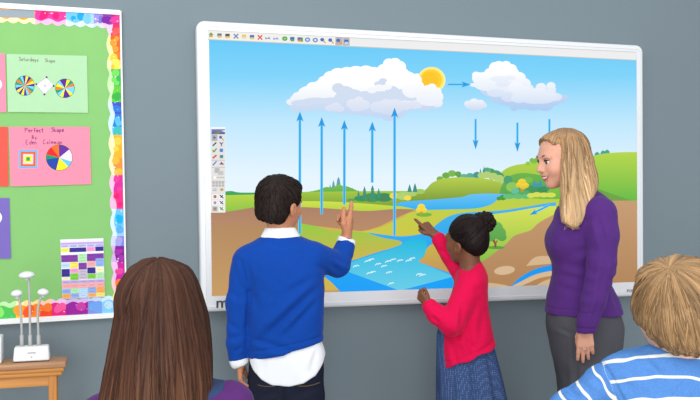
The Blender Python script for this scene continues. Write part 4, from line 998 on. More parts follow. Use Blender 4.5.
# white shirt: collar, cuffs and tail in one garment each where they show
WS = mat('white_cotton', (240, 241, 244), rough=.8, spec=.1, bump=.2, bscale=900, noise=.02)
JEAN = mat('indigo_denim', (30, 34, 50), rough=.85, spec=.12, noise=.25, nscale=260, bump=.4, bscale=1100)
tailx, taily = [240, 249, 252, 257, 264, 275, 291, 305, 316, 323, 327, 336], [352, 358, 362, 369, 375.5, 380.5, 381.5, 378.5, 372, 362, 350, 344]
shirt = U(loft([(330, 250.5, 320.5, 1, 22), (340, 250, 321.5, 1, 23.5), (352, 249.5, 325, 1, 25.5), (370, 249.5, 326.5, 1, 26), (392, 249.5, 326.5, 1, 26)], n=2.5))
shirt += [(fn(lambda X, Y, Z: (Y-np.interp(X, tailx, taily))*.7), 'i', 1.2), (fn(lambda X, Y, Z: -(Y-(346-.21*(X-247)))), 'i', 1)]
sh = B.mesh('shirt', shirt, .9, WS, disp=addf(crease([(268, 352, 262, 372, 4, .8), (300, 350, 306, 374, 4, .7), (318, 345, 312, 368, 3, .8)]), soft(.5, 14, 2, (1.5, .4, 1))))
col_ = U(loft([(227.4, 265.5, 295, 1, 13.5), (231, 263.5, 297, 1, 15), (236, 261, 300, 0, 17), (241, 257, 305, 0, 19)], n=2.2, cap=1.2)); col_ += [(ell(V(282, 226, 24), (10, 12, 14)), 's', 2), (fn(lambda X, Y, Z: Y-(237.5+.5*noise(X*.2, 0*Y, Z*.2))), 'i', 1)]
mesh_from(B, 'collar', col_, .7, WS, sh)
mesh_from(B, 'cuff', U(*[cone(V(238.5, 349, -6), V(239, 361, -6), 9.6, 9.3)], k=1)+[(fn(lambda X, Y, Z: Y-(366.5-.45*(X-238))), 'i', 1.5)], .7, WS, sh, disp=soft(.5, 6, 5))
pa, pb = V(345, 248, 34), V(346.5, 239.5, 37)
mesh_from(B, 'cuff', U(cone(pa, pb, 9.8, 9.4), k=1)+[(fn(lambda X, Y, Z: -(Y-(238.6+.30*(X-344)))), 'i', 1.5)], .7, WS, sh, disp=soft(.4, 6, 6))
# jeans
jn = U(loft([(350, 250.5, 323, 1, 23), (368, 249, 323.5, 1, 24), (385, 248, 324, 1, 24.5), (402, 248, 324, 1, 24), (418, 250, 322, 1, 22)], n=2.4))
for x in (-1, 1):
    jn += chain([V(286+x*18, 398, 1), V(286+x*17.5, 478, -1), V(286+x*18, fl-14, 0)], [20, 15, 12.5], 4)
jn += [(fn(lambda X, Y, Z: Y-(fl-9)), 'i', 1)]
jo = B.mesh('jeans', jn, 1.0, JEAN, disp=addf(crease([(286, 382, 286, 420, 2, 1.5), (262, 392, 280, 386, 3, .7), (295, 390, 318, 384, 3, .7)]), soft(.6, 10, 8)))
# back pockets' stitched edges
STI = mat('jean_stitching', (104, 84, 60), rough=.8)
for x0, x1, y0, y1 in ((254, 275, 383.5, 386), (298, 320, 386, 382.5)):
    pts_ = []
    for t in np.linspace(0, 1, 9):
        a_ = x0+(x1-x0)*t; b_ = y0+(y1-y0)*t+1.5*math.sin(t*3.14)
        u_ = abs(a_-286)/38; pts_.append(V(a_, b_, 1-24.6*(1-min(.99, u_)**2.4)**(1/2.4)))
    mesh_from(B, 'pocket_seam', chain(pts_, [.55]*9, .2), .5, STI, jo)
make_shoes(B, shs, fl, mat('black_trainer', (36, 38, 44), rough=.6), SOLE)
# sweater
BLUE = knit('royal_blue_knit', (14, 68, 160))
sw = U(loft([(236, 261, 301, 0, 16), (240.5, 253.5, 309, 0, 19), (245.5, 244, 316, 0, 21), (252, 239, 319, 0, 22.5), (264, 241, 322, 0, 25), (285, 247, 324, 0, 26), (312, 248.5, 324, 0, 26.5), (335, 248, 323.5, 1, 27), (350, 248, 325, 1, 27.5), (368, 248.5, 326, 1, 27)], n=2.35), k=4)
sw += chain([V(245.5, 262, 0), V(238.5, 303, -3), V(238, 344, -6), V(238.5, 356, -6)], [13.8, 12.4, 11, 10.2], 4, 8)
sw += chain([V(313, 256, 0), V(338, 265, 22), V(345, 247, 34)], [15.5, 12.2, 10.4], 4, 7)
sw += [(fn(lambda X, Y, Z: np.where((X > 248) & (X < 331) & (Y > 300), (Y-(357.5-.21*(X-247)+1.2*np.sin((X-247)*.07)))*.95, -50.)), 'i', 1.0)]
sw += [(fn(lambda X, Y, Z: np.where(X < 250.5, Y-(358.5-.2*(X-238)), -50.)), 'i', 1)]
sw += [(ell(V(281.5, 231, 2), (17.5, 6.5, 15)), 's', 2)]
# gap between hanging sleeve and back
sw += [(cone(V(248.6, 292, -14), V(247.4, 352, -16), .8, 1.4), 's', 3)]
hem = lambda V_, N: .9*np.exp(-((V_[:, 1]-(350-.21*(V_[:, 0]-247)))/1.0)**2)*-1*((V_[:, 0] > 249) & (V_[:, 0] < 330))+0
folds = crease([(322, 283, 262, 338, 4.5, 2.4), (321, 296, 285, 334, 4, 1.9), (318, 275, 286, 292, 4, .9), (242, 258, 251, 292, 2, 1.3), (251, 292, 248, 330, 2, 1.0), (252, 336, 290, 344, 3, 1.4), (254, 345, 300, 346, 2.6, .8), (250, 285, 262, 310, 4, 1.0), (272, 244, 292, 246, 2.5, .5),
                (227, 318, 244, 330, 3, .9), (230, 338, 245, 332, 3, .9), (232, 290, 244, 300, 3, .7), (236, 350, 244, 344, 2, .7), (330, 262, 342, 276, 3, .9), (334, 256, 352, 268, 2.6, .9), (316, 262, 328, 272, 3, .8), (250, 262, 254, 290, 3, .9)])
B.mesh('sweater', sw, .9, BLUE, disp=addf(folds, hem, soft(.55, 16, 9), soft(.25, 6, 12)))
# ------------------------------------------------------------------ girl in the red cardigan
G = Fig(468, 300, -.40); V = G.V
RG = headframe(-44, 4, 0); HG = Head(V(466, 239, 0), 48.5, RG)
fl = G.floor_b(470)
body = HG.prims(neck=.20, nb=V(470, 284, 0), ear=-.19)
body += U(loft([(270, 463, 480, 0, 12), (281, 459, 484, 0, 16), (300, 458, 484, 0, 17), (330, 454, 487, 0, 17), (355, 452, 490, 0, 19), (385, 448, 494, 0, 22), (400, 450, 492, 0, 20)]), k=6)
body += chain([V(471, 284, -12), V(452.5, 324, -24), V(432, 308, -20), V(428.5, 304, -20)], [9, 7, 5, 4.6], 3, 6)
body += chain([V(463, 277, 16), V(452, 258, 26), V(437, 237, 34), V(434, 234, 35)], [8, 6.5, 5, 4.6], 3, 6)
ank = [V(458, 0, -7), V(480, 0, 9)]
for q in ank: q[1] = fl-13
lg, shs = legs_and_shoes(G, [V(460, 392, -8), V(482, 392, 8)], [V(459, 466, -9), V(481, 466, 7)], ank, (-.84, 0, .5), 13)
body += lg
body += hand_prims(V(434, 234, 35), (-.72, -.74, .05), (-.35, .45, .55), (-.35, .2, -1), 27, [(0, 4, 4), (70, 85, 45), (76, 85, 45), (78, 80, 45)], [(.75, .5, .35, .22), (.9, -.1, .5, .15), (.9, -.3, .5, .10)], fat=1.2)
body += hand_prims(V(428, 304, -20), (-.62, -.70, .1), (.25, -.5, .8), (.45, -.75, -.5), 22, [(40, 60, 35), (44, 64, 35), (50, 66, 35), (55, 66, 35)], [(.8, .4, .4, .24), (.9, .1, .5, .2), (.9, 0, .4, .16)], fat=1.25)
SKG = skin_mat('skin_brown', (122, 76, 52))
pg_ = G.mesh('person', body, .85, SKG)
props(pg_, 'girl in red cardigan and denim skirt with hair in a bun, pointing at the whiteboard', 'person')
eyes(G, HG, r=.058); brows(G, HG, BROW); lips(G, HG, mat('brown_lips', (128, 70, 58), rough=.4))
bunc = V(484.5, 222.5, -6)
hd_, hc_ = hair_funcs(bunc, norm(HG.p(0, .5, .15)-bunc), 8, .45, (30, 21, 20), .6, 21, warp=.10, lscale=30)
hp = [(HG.e(0, -.085, .135, .370, .435, .385), 'u', 0), (HG.e(0, -.27, -.10, .28, .22, .26), 'u', 6),
      (HG.e(0, .60, -.13, .44, .40, .44), 's', 2.5)]
for q in (-1, 1): hp += [(HG.e(q*.40, .03, -.23, .15, .16, .19), 's', 2)]
hp += [(cone(HG.p(0, -.32, .25), bunc, 8, 6.5), 'u', 4)]
G.mesh('hair', hp, .7, DHAIRM, disp=addf(hd_, soft(.3, 2.5, 4)), col=hc_, strand=dict(origin=bunc, n=1500, length=16, rad=.38, seed=5, lift=(.0, .45), jit=.06, var=.6))
def curls(V_, N): return 1.5*noise(V_[:, 0]/2.6, V_[:, 1]/2.6, V_[:, 2]/2.6, 31)+.8*noise(V_[:, 0]/1.4, V_[:, 1]/1.4, V_[:, 2]/1.4, 32)
bn = [(ell(bunc, (10.4, 10.6, 10)), 'u', 0)]
rb = random.Random(4)
for i in range(46):
    th, ph = rb.uniform(0, 6.283), math.acos(rb.uniform(-1, 1)); r_ = 9.2
    bn.append((ell(bunc+r_*A3([math.sin(ph)*math.cos(th), math.cos(ph), math.sin(ph)*math.sin(th)]), A3([2.4]*3)*rb.uniform(.8, 1.25)), 'u', .6))
G.mesh('hair_bun', bn, .6, DHAIRM, disp=curls, col=lambda V_, N: np.clip(A3(lin((32, 22, 20)))*(1+.6*noise(V_[:, 0]/1.5, V_[:, 1]/1.5, V_[:, 2]/1.5, 8))[:, None], 0, 1))
HB_ = mat('hair_band', (30, 26, 30), rough=.6)
# denim skirt with a fine woven dot
m, nt, b_ = new_mat('dotted_chambray')
tc = nt.nodes.new('ShaderNodeTexCoord'); vo = nt.nodes.new('ShaderNodeTexVoronoi'); vo.inputs['Scale'].default_value = 130; vo.inputs['Randomness'].default_value = .25
rp = nt.nodes.new('ShaderNodeValToRGB'); rp.color_ramp.elements[0].position = .22; rp.color_ramp.elements[1].position = .34; rp.color_ramp.elements[0].color = L4((104, 128, 172)); rp.color_ramp.elements[1].color = L4((60, 80, 122))
nt.links.new(tc.outputs['Object'], vo.inputs['Vector']); nt.links.new(vo.outputs['Distance'], rp.inputs[0]); nt.links.new(rp.outputs[0], b_.inputs['Base Color']); b_.inputs['Roughness'].default_value = .9; b_.inputs['Specular IOR Level'].default_value = .1
skb = fl-95
skt = U(loft([(318, 442, 484, 0, 15), (330, 437.5, 489, 0, 17), (345, 436.5, 493.5, 0, 19.5), (365, 436.5, 499, 0, 25), (385, 437, 503.5, 0, 30), (400, 437.5, 506.5, 0, 32), (430, 437, 513, 0, 36), (skb, 436, 520, 0, 40)], n=2.1, cap=1))
def pleat(V_, N):
    th = np.arctan2(V_[:, 2], V_[:, 0]-(468+(V_[:, 1]-350)*.06)); t = np.clip((V_[:, 1]-352)/45, 0, 1.6)
    return t*1.5*np.sin(th*9+.8*np.sin(th*2)+.4)
G.mesh('skirt', skt, 1.0, m, disp=addf(pleat, crease([(467, 352, 472, 402, 2.6, 1.6), (484, 345, 494, 402, 3, 1.0), (451, 366, 449, 402, 2.6, .8)])))
make_shoes(G, shs, fl, mat('navy_shoe', (40, 44, 66), rough=.5), SOLE)
CRIM = knit('crimson_knit', (222, 14, 74))
cg = U(loft([(258, 470, 478.5, 0, 6), (263, 463.5, 481.5, 0, 10), (269, 458.5, 485, 0, 15), (278, 455.5, 487.5, 0, 18.5), (292, 452, 487.5, 0, 20.5), (308, 447, 488.5, 0, 21.5), (325, 442.5, 491, 0, 22.5), (342, 440.5, 495, 0, 25.5), (356, 440, 498, 0, 28.5), (372, 440, 500, 0, 30)], n=2.25), k=3)
cg += chain([V(470.5, 283, -12), V(451.5, 324, -25), V(437, 314.5, -22), V(430, 306.5, -20)], [13, 11.4, 9.2, 8], 4, 5)
cg += chain([V(463, 276, 15), V(451, 257, 26), V(438.8, 239.5, 33.4)], [10.5, 9, 7.6], 4, 5)
cg += [(fn(lambda X, Y, Z: (Y-(365.5-.40*(X-441)+.8*np.sin(X*.3)))*.93), 'i', 1.0)]
cg += [(cone(V(466.5, 253, -8), V(466, 262.5, -12), 9.5, 8.2), 's', 1.5), (cone(V(463, 252, 0), V(461, 263, -2), 9, 7), 's', 2)]
cg += [(cone(V(461.5, 306, -34), V(458, 336, -40), .6, 1.6), 's', 4)]
folds = crease([(459, 300, 455, 336, 3, 1.5), (441, 325, 458, 337, 2.5, .9), (428, 312, 437, 320, 2, .8), (431, 306, 438, 312, 1.6, .7), (462, 316, 470, 356, 3.4, 1.1), (458, 334, 474, 346, 3, .9), (482, 300, 476, 340, 4, .8), (470, 352, 492, 338, 3, .8), (450, 342, 454, 362, 2.4, .9), (442, 250, 451, 257, 2, .8), (468, 283, 480, 292, 3, .6)])
rib = lambda V_, N: -.7*np.exp(-((V_[:, 1]-(360-.40*(V_[:, 0]-441)))/.9)**2)*((V_[:, 0] > 438)*(V_[:, 1] > 330))
G.mesh('cardigan', cg, .85, CRIM, disp=addf(folds, rib, soft(.5, 12, 19), soft(.25, 5, 22)))
# ------------------------------------------------------------------ teacher in the purple sweater
T = Fig(585, 260, -.52); V = T.V
RT = headframe(-103, 13, 0); HT = Head(V(561.8, 157.6, 0), 58, RT)
fl = T.floor_b(585)
body = HT.prims(neck=.19, crown=.335, smile=True, nb=V(577, 207, 0))
body += U(loft([(199, 573, 593, 0, 14), (209, 564, 603, 0, 27), (222, 560, 605, 0, 31), (245, 556, 603, 0, 28), (272, 557, 601, 0, 25), (300, 553, 614, 0, 33), (335, 552, 619, 0, 35), (350, 554, 617, 0, 34)]), k=6)
body += chain([V(600, 212, -33), V(601.5, 266, -42), V(588, 326, -47), V(586, 332, -47.5)], [12, 9, 6, 5.6], 3, 8)
body += chain([V(598, 212, 33), V(598, 266, 42), V(588, 328, 47), V(586, 336, 47)], [12, 9, 6, 5.6], 3, 8)
ank = [V(590, 0, -15), V(588, 0, 15)]
for q in ank: q[1] = fl-17
lg, shs = legs_and_shoes(T, [V(584, 345, -17), V(584, 345, 17)], [V(588, 440, -16), V(586, 440, 16)], ank, (-1, 0, -.15), 17)
body += lg
hcurl = [(8, 10, 8), (10, 12, 8), (16, 16, 10), (20, 22, 12)]
body += hand_prims(V(585.4, 327.5, -47.5), (.0, 1, .02), (.35, 0, 1), (-1, 0, .35), 35, hcurl, [(.7, .4, .5, .22), (.95, .05, .3, .18), (1, -.1, .2, .15)], spread=.10, fat=1.02)
body += hand_prims(V(586, 334, 47), (-.05, 1, 0), (.2, 0, -1), (-1, 0, -.2), 32, hcurl, [(.7, .4, .5, .22), (.95, .05, .3, .18), (1, -.1, .2, .15)])
SKT = skin_mat('skin_fair', (226, 166, 140))
pt_ = T.mesh('person', body, .8, SKT)
props(pt_, 'woman with long blonde hair in purple sweater and grey slacks standing before the whiteboard', 'person')
eyes(T, HT, r=.060)
# lashes / lids, brows, lips, teeth
LASH = mat('eyelash', (52, 36, 30), rough=.6)
for q in (-1, 1):
    T.mesh('eyelashes', chain([HT.p(q*.075, .372, .018), HT.p(q*.135, .388, .032), HT.p(q*.20, .35, .014)], A3([.008, .013, .009])*HT.H, .3), .35, LASH)
brows(T, HT, mat('fair_brow', (136, 98, 66), rough=.7), z=.095, th=.012)
T.mesh('lips', chain([HT.p(-.145, .338, -.215), HT.p(-.07, .395, -.236), HT.p(0, .418, -.240), HT.p(.07, .395, -.236), HT.p(.145, .338, -.215)], A3([.008, .016, .017, .016, .008])*HT.H, .3)+chain([HT.p(-.14, .335, -.225), HT.p(-.07, .385, -.288), HT.p(0, .402, -.302), HT.p(.07, .385, -.288), HT.p(.14, .335, -.225)], A3([.008, .019, .022, .019, .008])*HT.H, .3), .35, mat('rose_lips', (196, 92, 92), rough=.35))
T.mesh('teeth', chain([HT.p(-.11, .335, -.236), HT.p(-.05, .382, -.262), HT.p(0, .396, -.266), HT.p(.05, .382, -.262), HT.p(.11, .335, -.236)], A3([.016, .023, .024, .023, .016])*HT.H, .3), .35, mat('teeth', (246, 240, 232), rough=.25))
# hair: swept back from the brow, long and straight
BLD = (192, 154, 110)
crn = V(566, 131, 0)
hd_, hc_ = hair_funcs(crn, (0.12, -1, 0), 13, .75, (160, 122, 84), .5, 41, warp=.06, lscale=90, tip=((208, 172, 128), 12, 46))
hp = [(HT.e(0, -.09, .125, .375, .43, .365), 'u', 0), (HT.e(0, .08, .27, .30, .29, .19), 'u', 3),
      (HT.e(0, .57, .01, .62, .47, .47), 's', 1.2)]
for q in (-1, 1): hp += [(HT.e(q*.36, .22, -.06, .20, .24, .36), 's', 2)]
hp2 = U(loft([(131, 558, 573, -1, 8), (134, 556, 579, -1, 14), (140, 557, 584, -1, 19), (150, 560, 588.5, -1, 22), (165, 561.5, 592.5, -2, 23.5), (178, 562, 595.5, -3, 24.5), (188, 561.5, 594.5, -4, 26), (198, 560.5, 588.5, -7, 27), (208, 559, 582.5, -10, 28), (218, 559, 577, -13, 27), (230, 561, 570, -15, 24)], n=2.2), k=4)
for c_ in (-1, 1):
    o_ = -4.6 if c_ < 0 else 9.
    hp2 += U(loft([(b1, a1+o_, a2+(o_ if c_ < 0 else 0), c1, r1) for b1, a1, a2, c1, r1 in [(130.5, 562, 573, c_*5, 5), (134, 560, 579, c_*11, 7.5), (142, 560.2, 585, c_*15, 8.5), (152, 560.8, 589, c_*17.5, 8.5), (166, 561, 592.5, c_*18.5, 8.5), (180, 560.6, 595, c_*19.5, 8.5), (190, 560, 593, c_*21, 8.5), (200, 559, 587, c_*24-3, 8.5), (210, 558, 581.5, c_*27-4, 8), (220, 558.6, 575.5, c_*28-5, 7.5), (232, 560, 569, c_*29-6, 7)]], n=3.0), k=3)
hp2 += [(fn(lambda X, Y, Z: Y-(226-.55*np.abs(X-564)+2.2*noise(X*.55, 0*Y, Z*.3, 5))), 'i', 1)]
hp2 += [(cone(V(561, 158, 4), V(566, 200, 6), 9, 16), 's', 3)] if False else []
hair_t = T.mesh('hair', hp+hp2, .7, HAIRM, disp=addf(hd_, soft(.25, 3, 4, (1.5, .25, 1.5))), col=hc_, strand=dict(origin=crn, n=2600, length=42, rad=.5, seed=7, steps=10, lift=(.1, .9), jit=.035, var=.4, sag=12))
# plaited hairband over the crown
pl_ = []
for j in range(19):
    t = j/18; ang = -1.15+2.3*t
    p = A3([554.5+5.5*(1-math.cos(ang)), 136.2-3.2*math.cos(ang)+7*abs(math.sin(ang))**2, -21*math.sin(ang)])
    pl_.append((ell(p+A3([.6*(-1)**j, 0, 0]), (2.0, 1.5, 1.7)), 'u', .6))
mesh_from(T, 'plait', pl_, .45, mat('plaited_hair', (140, 102, 64), rough=.5), hair_t)
# slacks
SL = mat('charcoal_slacks', (84, 84, 90), rough=.85, spec=.12, noise=.18, nscale=320, bump=.25, bscale=900)
sl_ = U(loft([(296, 551, 612, 0, 33), (312, 547.5, 618, 0, 36), (325, 547, 621.5, 0, 38), (340, 549.5, 621, 0, 38.5), (352, 552, 618.5, 0, 38), (375, 557.5, 615, 0, 37), (400, 559.5, 612, 0, 36), (425, 562, 610, 0, 34)], n=2.25), k=3)
for c_ in (-1, 1):
    sl_ += chain([V(588, 380, c_*16), V(588, 410, c_*16), V(590, 455, c_*16), V(590, fl-12, c_*15)], [20, 20, 18.5, 17], 5)
sl_ += [(fn(lambda X, Y, Z: Y-(fl-8)), 'i', 1)]
T.mesh('slacks', sl_, 1.1, SL, disp=addf(crease([(566, 328, 569, 402, 2.2, 1.2), (600, 336, 607, 395, 3, .7), (552, 324, 564, 329, 2, .7), (578, 365, 590, 372, 4, .7)]), soft(.6, 12, 7)))
make_shoes(T, shs, fl, DSHOE, SOLE)
PUR = knit('purple_knit', (86, 46, 122))
pu_ = U(loft([(187, 583, 592, 3, 8), (191, 577.5, 597.5, 2, 14), (197, 570, 604.5, 0, 23), (203, 562.5, 610, 0, 29), (210, 557.5, 613, 0, 34), (220, 554.5, 613, 0, 37), (232, 550.2, 610, 0, 37), (243, 548.6, 606, 0, 34), (253, 549.5, 604, 0, 31.5), (263, 552.5, 603, 0, 29.5), (273, 553, 605, 0, 29), (288, 549.8, 612, 0, 32), (303, 546.6, 619, 0, 36), (312, 545.8, 621.5, 0, 38), (330, 545.6, 622.5, 0, 39)], n=2.2), k=3)
pu_ += [(fn(lambda X, Y, Z: Y-(312.8+.3*np.sin(X*.2))), 'i', .8)]
for c_ in (-1, 1): pu_.append((ell(A3([562, 241.5, c_*9]), (13.2, 15, 17)), 'u', 9))
pu_ += chain([V(599.5, 214, -31), V(602.5, 236, -37), V(602, 266, -42), V(594, 300, -46), V(587.5, 323, -47.3), V(586, 332, -47.5)], [17, 15.2, 13.4, 11, 9.2, 8.6], 4, 7)
pu_ += chain([V(596, 214, 31), V(599, 236, 37), V(599, 266, 42), V(592, 300, 46), V(587, 323, 47), V(586, 334, 47)], [17, 15, 13.2, 11, 9.2, 8.6], 4, 7)
pu_ += [(fn(lambda X, Y, Z: Y-325.3), 'i', .8)]
pu_ += [(ell(V(574, 199, 0), (14, 9, 17)), 's', 2)]
pu_ += [(cone(V(585.5, 232, -52), V(588.5, 262, -56), .8, .8), 's', 3)]
folds = crease([(584, 214, 590, 252, 3, 1.2), (590, 252, 583, 290, 3, 1.0), (583, 290, 577, 316, 2.6, 1.0), (556, 262, 584, 268, 4, .9), (554, 272, 582, 280, 4, .8), (552, 284, 580, 291, 4, .7), (566, 252, 584, 244, 4, .8), (592, 268, 612, 262, 3, .8), (590, 276, 610, 272, 3, .8), (584, 318, 596, 310, 2.4, .6), (606, 282, 612, 314, 4, .7), (570, 222, 582, 216, 3, .6)])
hemr = lambda V_, N: -.6*np.exp(-((V_[:, 1]-306)/.8)**2)*((V_[:, 0] < 577)|(V_[:, 0] > 604))-.6*np.exp(-((V_[:, 1]-320)/.8)**2)
T.mesh('sweater', pu_, .85, PUR, disp=addf(folds, hemr, soft(.5, 14, 29), soft(.22, 5, 27)))
# ring on the hanging hand
rg = MB()
rc = T.W([V(584.4, 349.2, -51)])[0]
T.mesh('finger_ring', chain([V(582.4, 348.6, -48.5), V(583.4, 348.9, -51), V(585.4, 349.1, -51), V(586.4, 349.2, -48.5)], [.6]*4, .2), .3, mat('silver', (226, 224, 220), rough=.2, metal=1))
# ------------------------------------------------------------------ girl with long brown hair, in front with her back turned
K = Fig(160, 330, -1.85); V = K.V
RK = headframe(20, 2, 0); HK = Head(V(160, 312, 6), 104, RK)
fl = K.floor_b(160)
body = HK.prims(neck=.21, nb=V(160, 398, 4))
body += U(loft([(384, 142, 178, 2, 18), (396, 116, 212, 2, 26), (412, 106, 230, 2, 34), (450, 100, 228, 2, 38), (520, 108, 220, 2, 38), (580, 108, 222, 2, 42), (610, 112, 218, 2, 40)]), k=8)
body += chain([V(232, 406, 2), V(252, 480, 4), V(240, 545, 30), V(236, 560, 36)], [20, 16, 12, 11], 4, 8)
body += chain([V(100, 418, 2), V(76, 484, 4), V(84, 545, 30), V(88, 560, 36)], [20, 16, 12, 11], 4, 8)
ank = [V(140, 0, 0), V(186, 0, 0)]
for q in ank: q[1] = fl-26
lg, shs = legs_and_shoes(K, [V(138, 610, 2), V(188, 610, 2)], [V(138, 700, 0), V(188, 700, 0)], ank, (.3, 0, 1), 27)
body += lg
hc3 = [(16, 22, 14), (20, 26, 16), (24, 28, 16), (26, 28, 16)]; th3 = [(.7, .5, .3, .2), (.9, .2, .3, .17), (1, 0, .2, .14)]
body += hand_prims(V(236, 560, 36), (-.1, 1, .3), (-1, 0, .1), (.1, -.2, 1), 56, hc3, th3); body += hand_prims(V(88, 560, 36), (.1, 1, .3), (1, 0, .1), (-.1, -.2, 1), 56, hc3, th3)
pk_ = K.mesh('person', body, 1.6, skin_mat('skin_light', (228, 176, 148)))
props(pk_, 'girl in the foreground with very long straight brown hair, seen from behind', 'person')
eyes(K, HK); brows(K, HK, BROW); lips(K, HK, LIP)
BRN = (68, 42, 31)
crn = V(158, 262, -6)
hd_, hc_ = hair_funcs(crn, (0, -1, 0), 15, 1.3, BRN, .62, 51, warp=.05, lscale=190, tip=((112, 74, 50), 80, 110))
hp = [(HK.e(0, -.075, .12, .36, .45, .385), 'u', 0)]
hp += U(loft([(258, 151, 164, -2, 6), (259.5, 145, 172, -2, 12), (263, 138.5, 181, -2, 21), (271, 130, 191.5, -2, 31), (281, 125, 197, -2, 38), (294, 120.5, 201.5, -2, 42.5), (311, 117.5, 206, -3, 45), (330, 115, 209, -6, 46), (350, 112.5, 211.5, -10, 45), (372, 109, 213.5, -14, 43), (400, 104.5, 214.5, -18, 40), (430, 98, 214, -20, 36), (470, 104, 208, -22, 30)], n=2.15), k=3)
hp += [(HK.e(0, .62, -.16, .56, .42, .62), 's', 4), (fn(lambda X, Y, Z: Y-(452+2.5*noise(X*.2, 0*Y, Z*.1, 5)+1.5*noise(X*.5, 0*Y, Z*.3, 6))), 'i', 1)]
hp += [(cone(V(160, 330, 34), V(160, 470, 30), 38, 46), 's', 4)]
part_ = lambda V_, N: -1.3*np.exp(-((V_[:, 0]-(157.5-.0*V_[:, 1]))/1.6)**2)*np.exp(-((V_[:, 1]-258)/5)**2)
hk_ = K.mesh('hair', hp, 1.05, DHAIRM, disp=addf(hd_, part_, lambda V_, N: 1.2*noise(V_[:, 0]/9, V_[:, 1]/90, V_[:, 2]/9, 61)+.5*noise(V_[:, 0]/3.2, V_[:, 1]/60, V_[:, 2]/3.2, 62)), col=hc_, strand=dict(origin=crn, n=4200, keep=lambda p: p[1] < 425, length=80, rad=.55, seed=9, steps=12, lift=(.1, .9), jit=.03, var=.5, sag=25))
# purple top with a navy patch on the shoulder
PT = mat('plum_jersey', (84, 42, 104), rough=.9, spec=.1, noise=.12, nscale=50, bump=.2, bscale=700, sheen=.08)
tp2 = U(loft([(374, 148, 172, 2, 19), (380, 128, 200, 2, 24), (384, 112, 222, 2, 30), (392, 102, 238, 2, 36), (410, 93, 246, 2, 41), (450, 96, 234, 2, 43), (520, 103, 226, 2, 43), (585, 102, 228, 2, 46)], n=2.2), k=4)
tp2 += chain([V(230, 404, 2), V(253, 470, 4), V(254, 484, 6)], [24, 20.5, 19], 4, 8); tp2 += chain([V(101, 416, 2), V(76, 474, 4), V(75, 486, 6)], [22, 20.5, 19], 4, 8)
tp2 += [(ell(V(160, 372, 2), (23, 12, 21)), 's', 3)]
top_ = K.mesh('top', tp2, 1.5, PT, disp=addf(soft(1.0, 22, 71), crease([(222, 392, 246, 404, 5, 1.2), (216, 384, 236, 386, 4, .8)])))
pp = [(p, o, k_) for p, o, k_ in tp2]
mesh_from(K, 'shoulder_patch', pp+[(ell(V(209, 386, -14), (14, 11, 46)), 'i', 2)], 1.0, mat('navy_print', (44, 62, 98), rough=.9), top_, disp=lambda V_, N: .8+1.0*noise(V_[:, 0]/22, V_[:, 1]/22, V_[:, 2]/22, 71), smooth=1)
TR = mat('dark_trousers', (50, 54, 70), rough=.85)
def trousers(fig, hip, xs, r, fl, m, z=1):
    t = U(loft(hip, n=2.3), k=3)
    for x in xs: t += chain([V(x, hip[-1][0]-12, z), V(x, (hip[-1][0]+fl)/2, 0), V(x, fl-24, 0)], [r, r*.8, r*.66], 5)
    t += [(fn(lambda X, Y, Z: Y-(fl-14)), 'i', 1)]
    return fig.mesh('trousers', t, 2.0, m)
trousers(K, [(565, 104, 226, 2, 44), (600, 103, 227, 2, 46), (625, 106, 224, 2, 44)], (137, 189), 36, fl, TR)
make_shoes(K, shs, fl, DSHOE, SOLE)
# ------------------------------------------------------------------ fair-haired boy in front, striped shirt
Q_ = Fig(675, 330, -1.72); V = Q_.V
RQ = headframe(-14, 4, 0); HQ = Head(V(676.5, 306, 0), 99, RQ)
fl = Q_.floor_b(675)
body = HQ.prims(neck=.235, nb=V(679, 384, 0))
body += U(loft([(360, 655, 703, 0, 22), (374, 622, 736, 0, 32), (400, 606, 752, 0, 38), (450, 612, 746, 0, 38), (530, 620, 738, 0, 38), (580, 618, 740, 0, 42), (610, 622, 736, 0, 40)]), k=8)
body += chain([V(616, 376, 2), V(566, 412, 14), V(556, 470, 50), V(560, 484, 60)], [15, 11, 9.5, 9], 2, 6)
body += chain([V(742, 376, 2), V(768, 450, 10), V(752, 510, 40), V(748, 524, 48)], [17, 14, 11, 10], 4, 8)
ank = [V(654, 0, 0), V(704, 0, 0)]
for q in ank: q[1] = fl-26
lg, shs = legs_and_shoes(Q_, [V(652, 610, 2), V(706, 610, 2)], [V(652, 700, 0), V(706, 700, 0)], ank, (-.2, 0, 1), 27)
body += lg
body += hand_prims(V(560, 484, 60), (.1, .9, .4), (1, -.2, .1), (0, -.5, 1), 54, hc3, th3); body += hand_prims(V(748, 524, 48), (-.1, .9, .4), (-1, -.2, .1), (0, -.5, 1), 54, hc3, th3)
pq_ = Q_.mesh('person', body, 1.4, skin_mat('skin_pale', (236, 184, 156)))
props(pq_, 'fair-haired boy in the foreground in a blue shirt with white stripes, seen from behind', 'person')
eyes(Q_, HQ); brows(Q_, HQ, mat('blond_brow', (150, 112, 70), rough=.7)); lips(Q_, HQ, LIP)
SAN = (158, 124, 86)
whorl = V(669, 267, -32)
hd_, hc_ = hair_funcs(whorl, (-.03, -.82, -.57), 13, 1.5, SAN, .6, 81, warp=.22, lscale=75)
hp = [(HQ.e(0, -.075, .15, .415, .50, .365), 'u', 0), (HQ.e(0, -.19, -.12, .40, .37, .36), 'u', 10), (HQ.e(0, -.30, -.32, .30, .22, .15), 'u', 6), (HQ.e(0, .14, .30, .30, .24, .17), 'u', 6),
      (HQ.e(-.29, .0, -.03, .115, .28, .22), 'u', 10), (HQ.e(.29, .0, -.03, .115, .28, .22), 'u', 10), (HQ.e(0, .62, -.16, .40, .40, .48), 's', 4)]
for q in (-1, 1): hp += [(HQ.e(q*.46, .22, -.42, .20, .26, .24), 's', 5)]
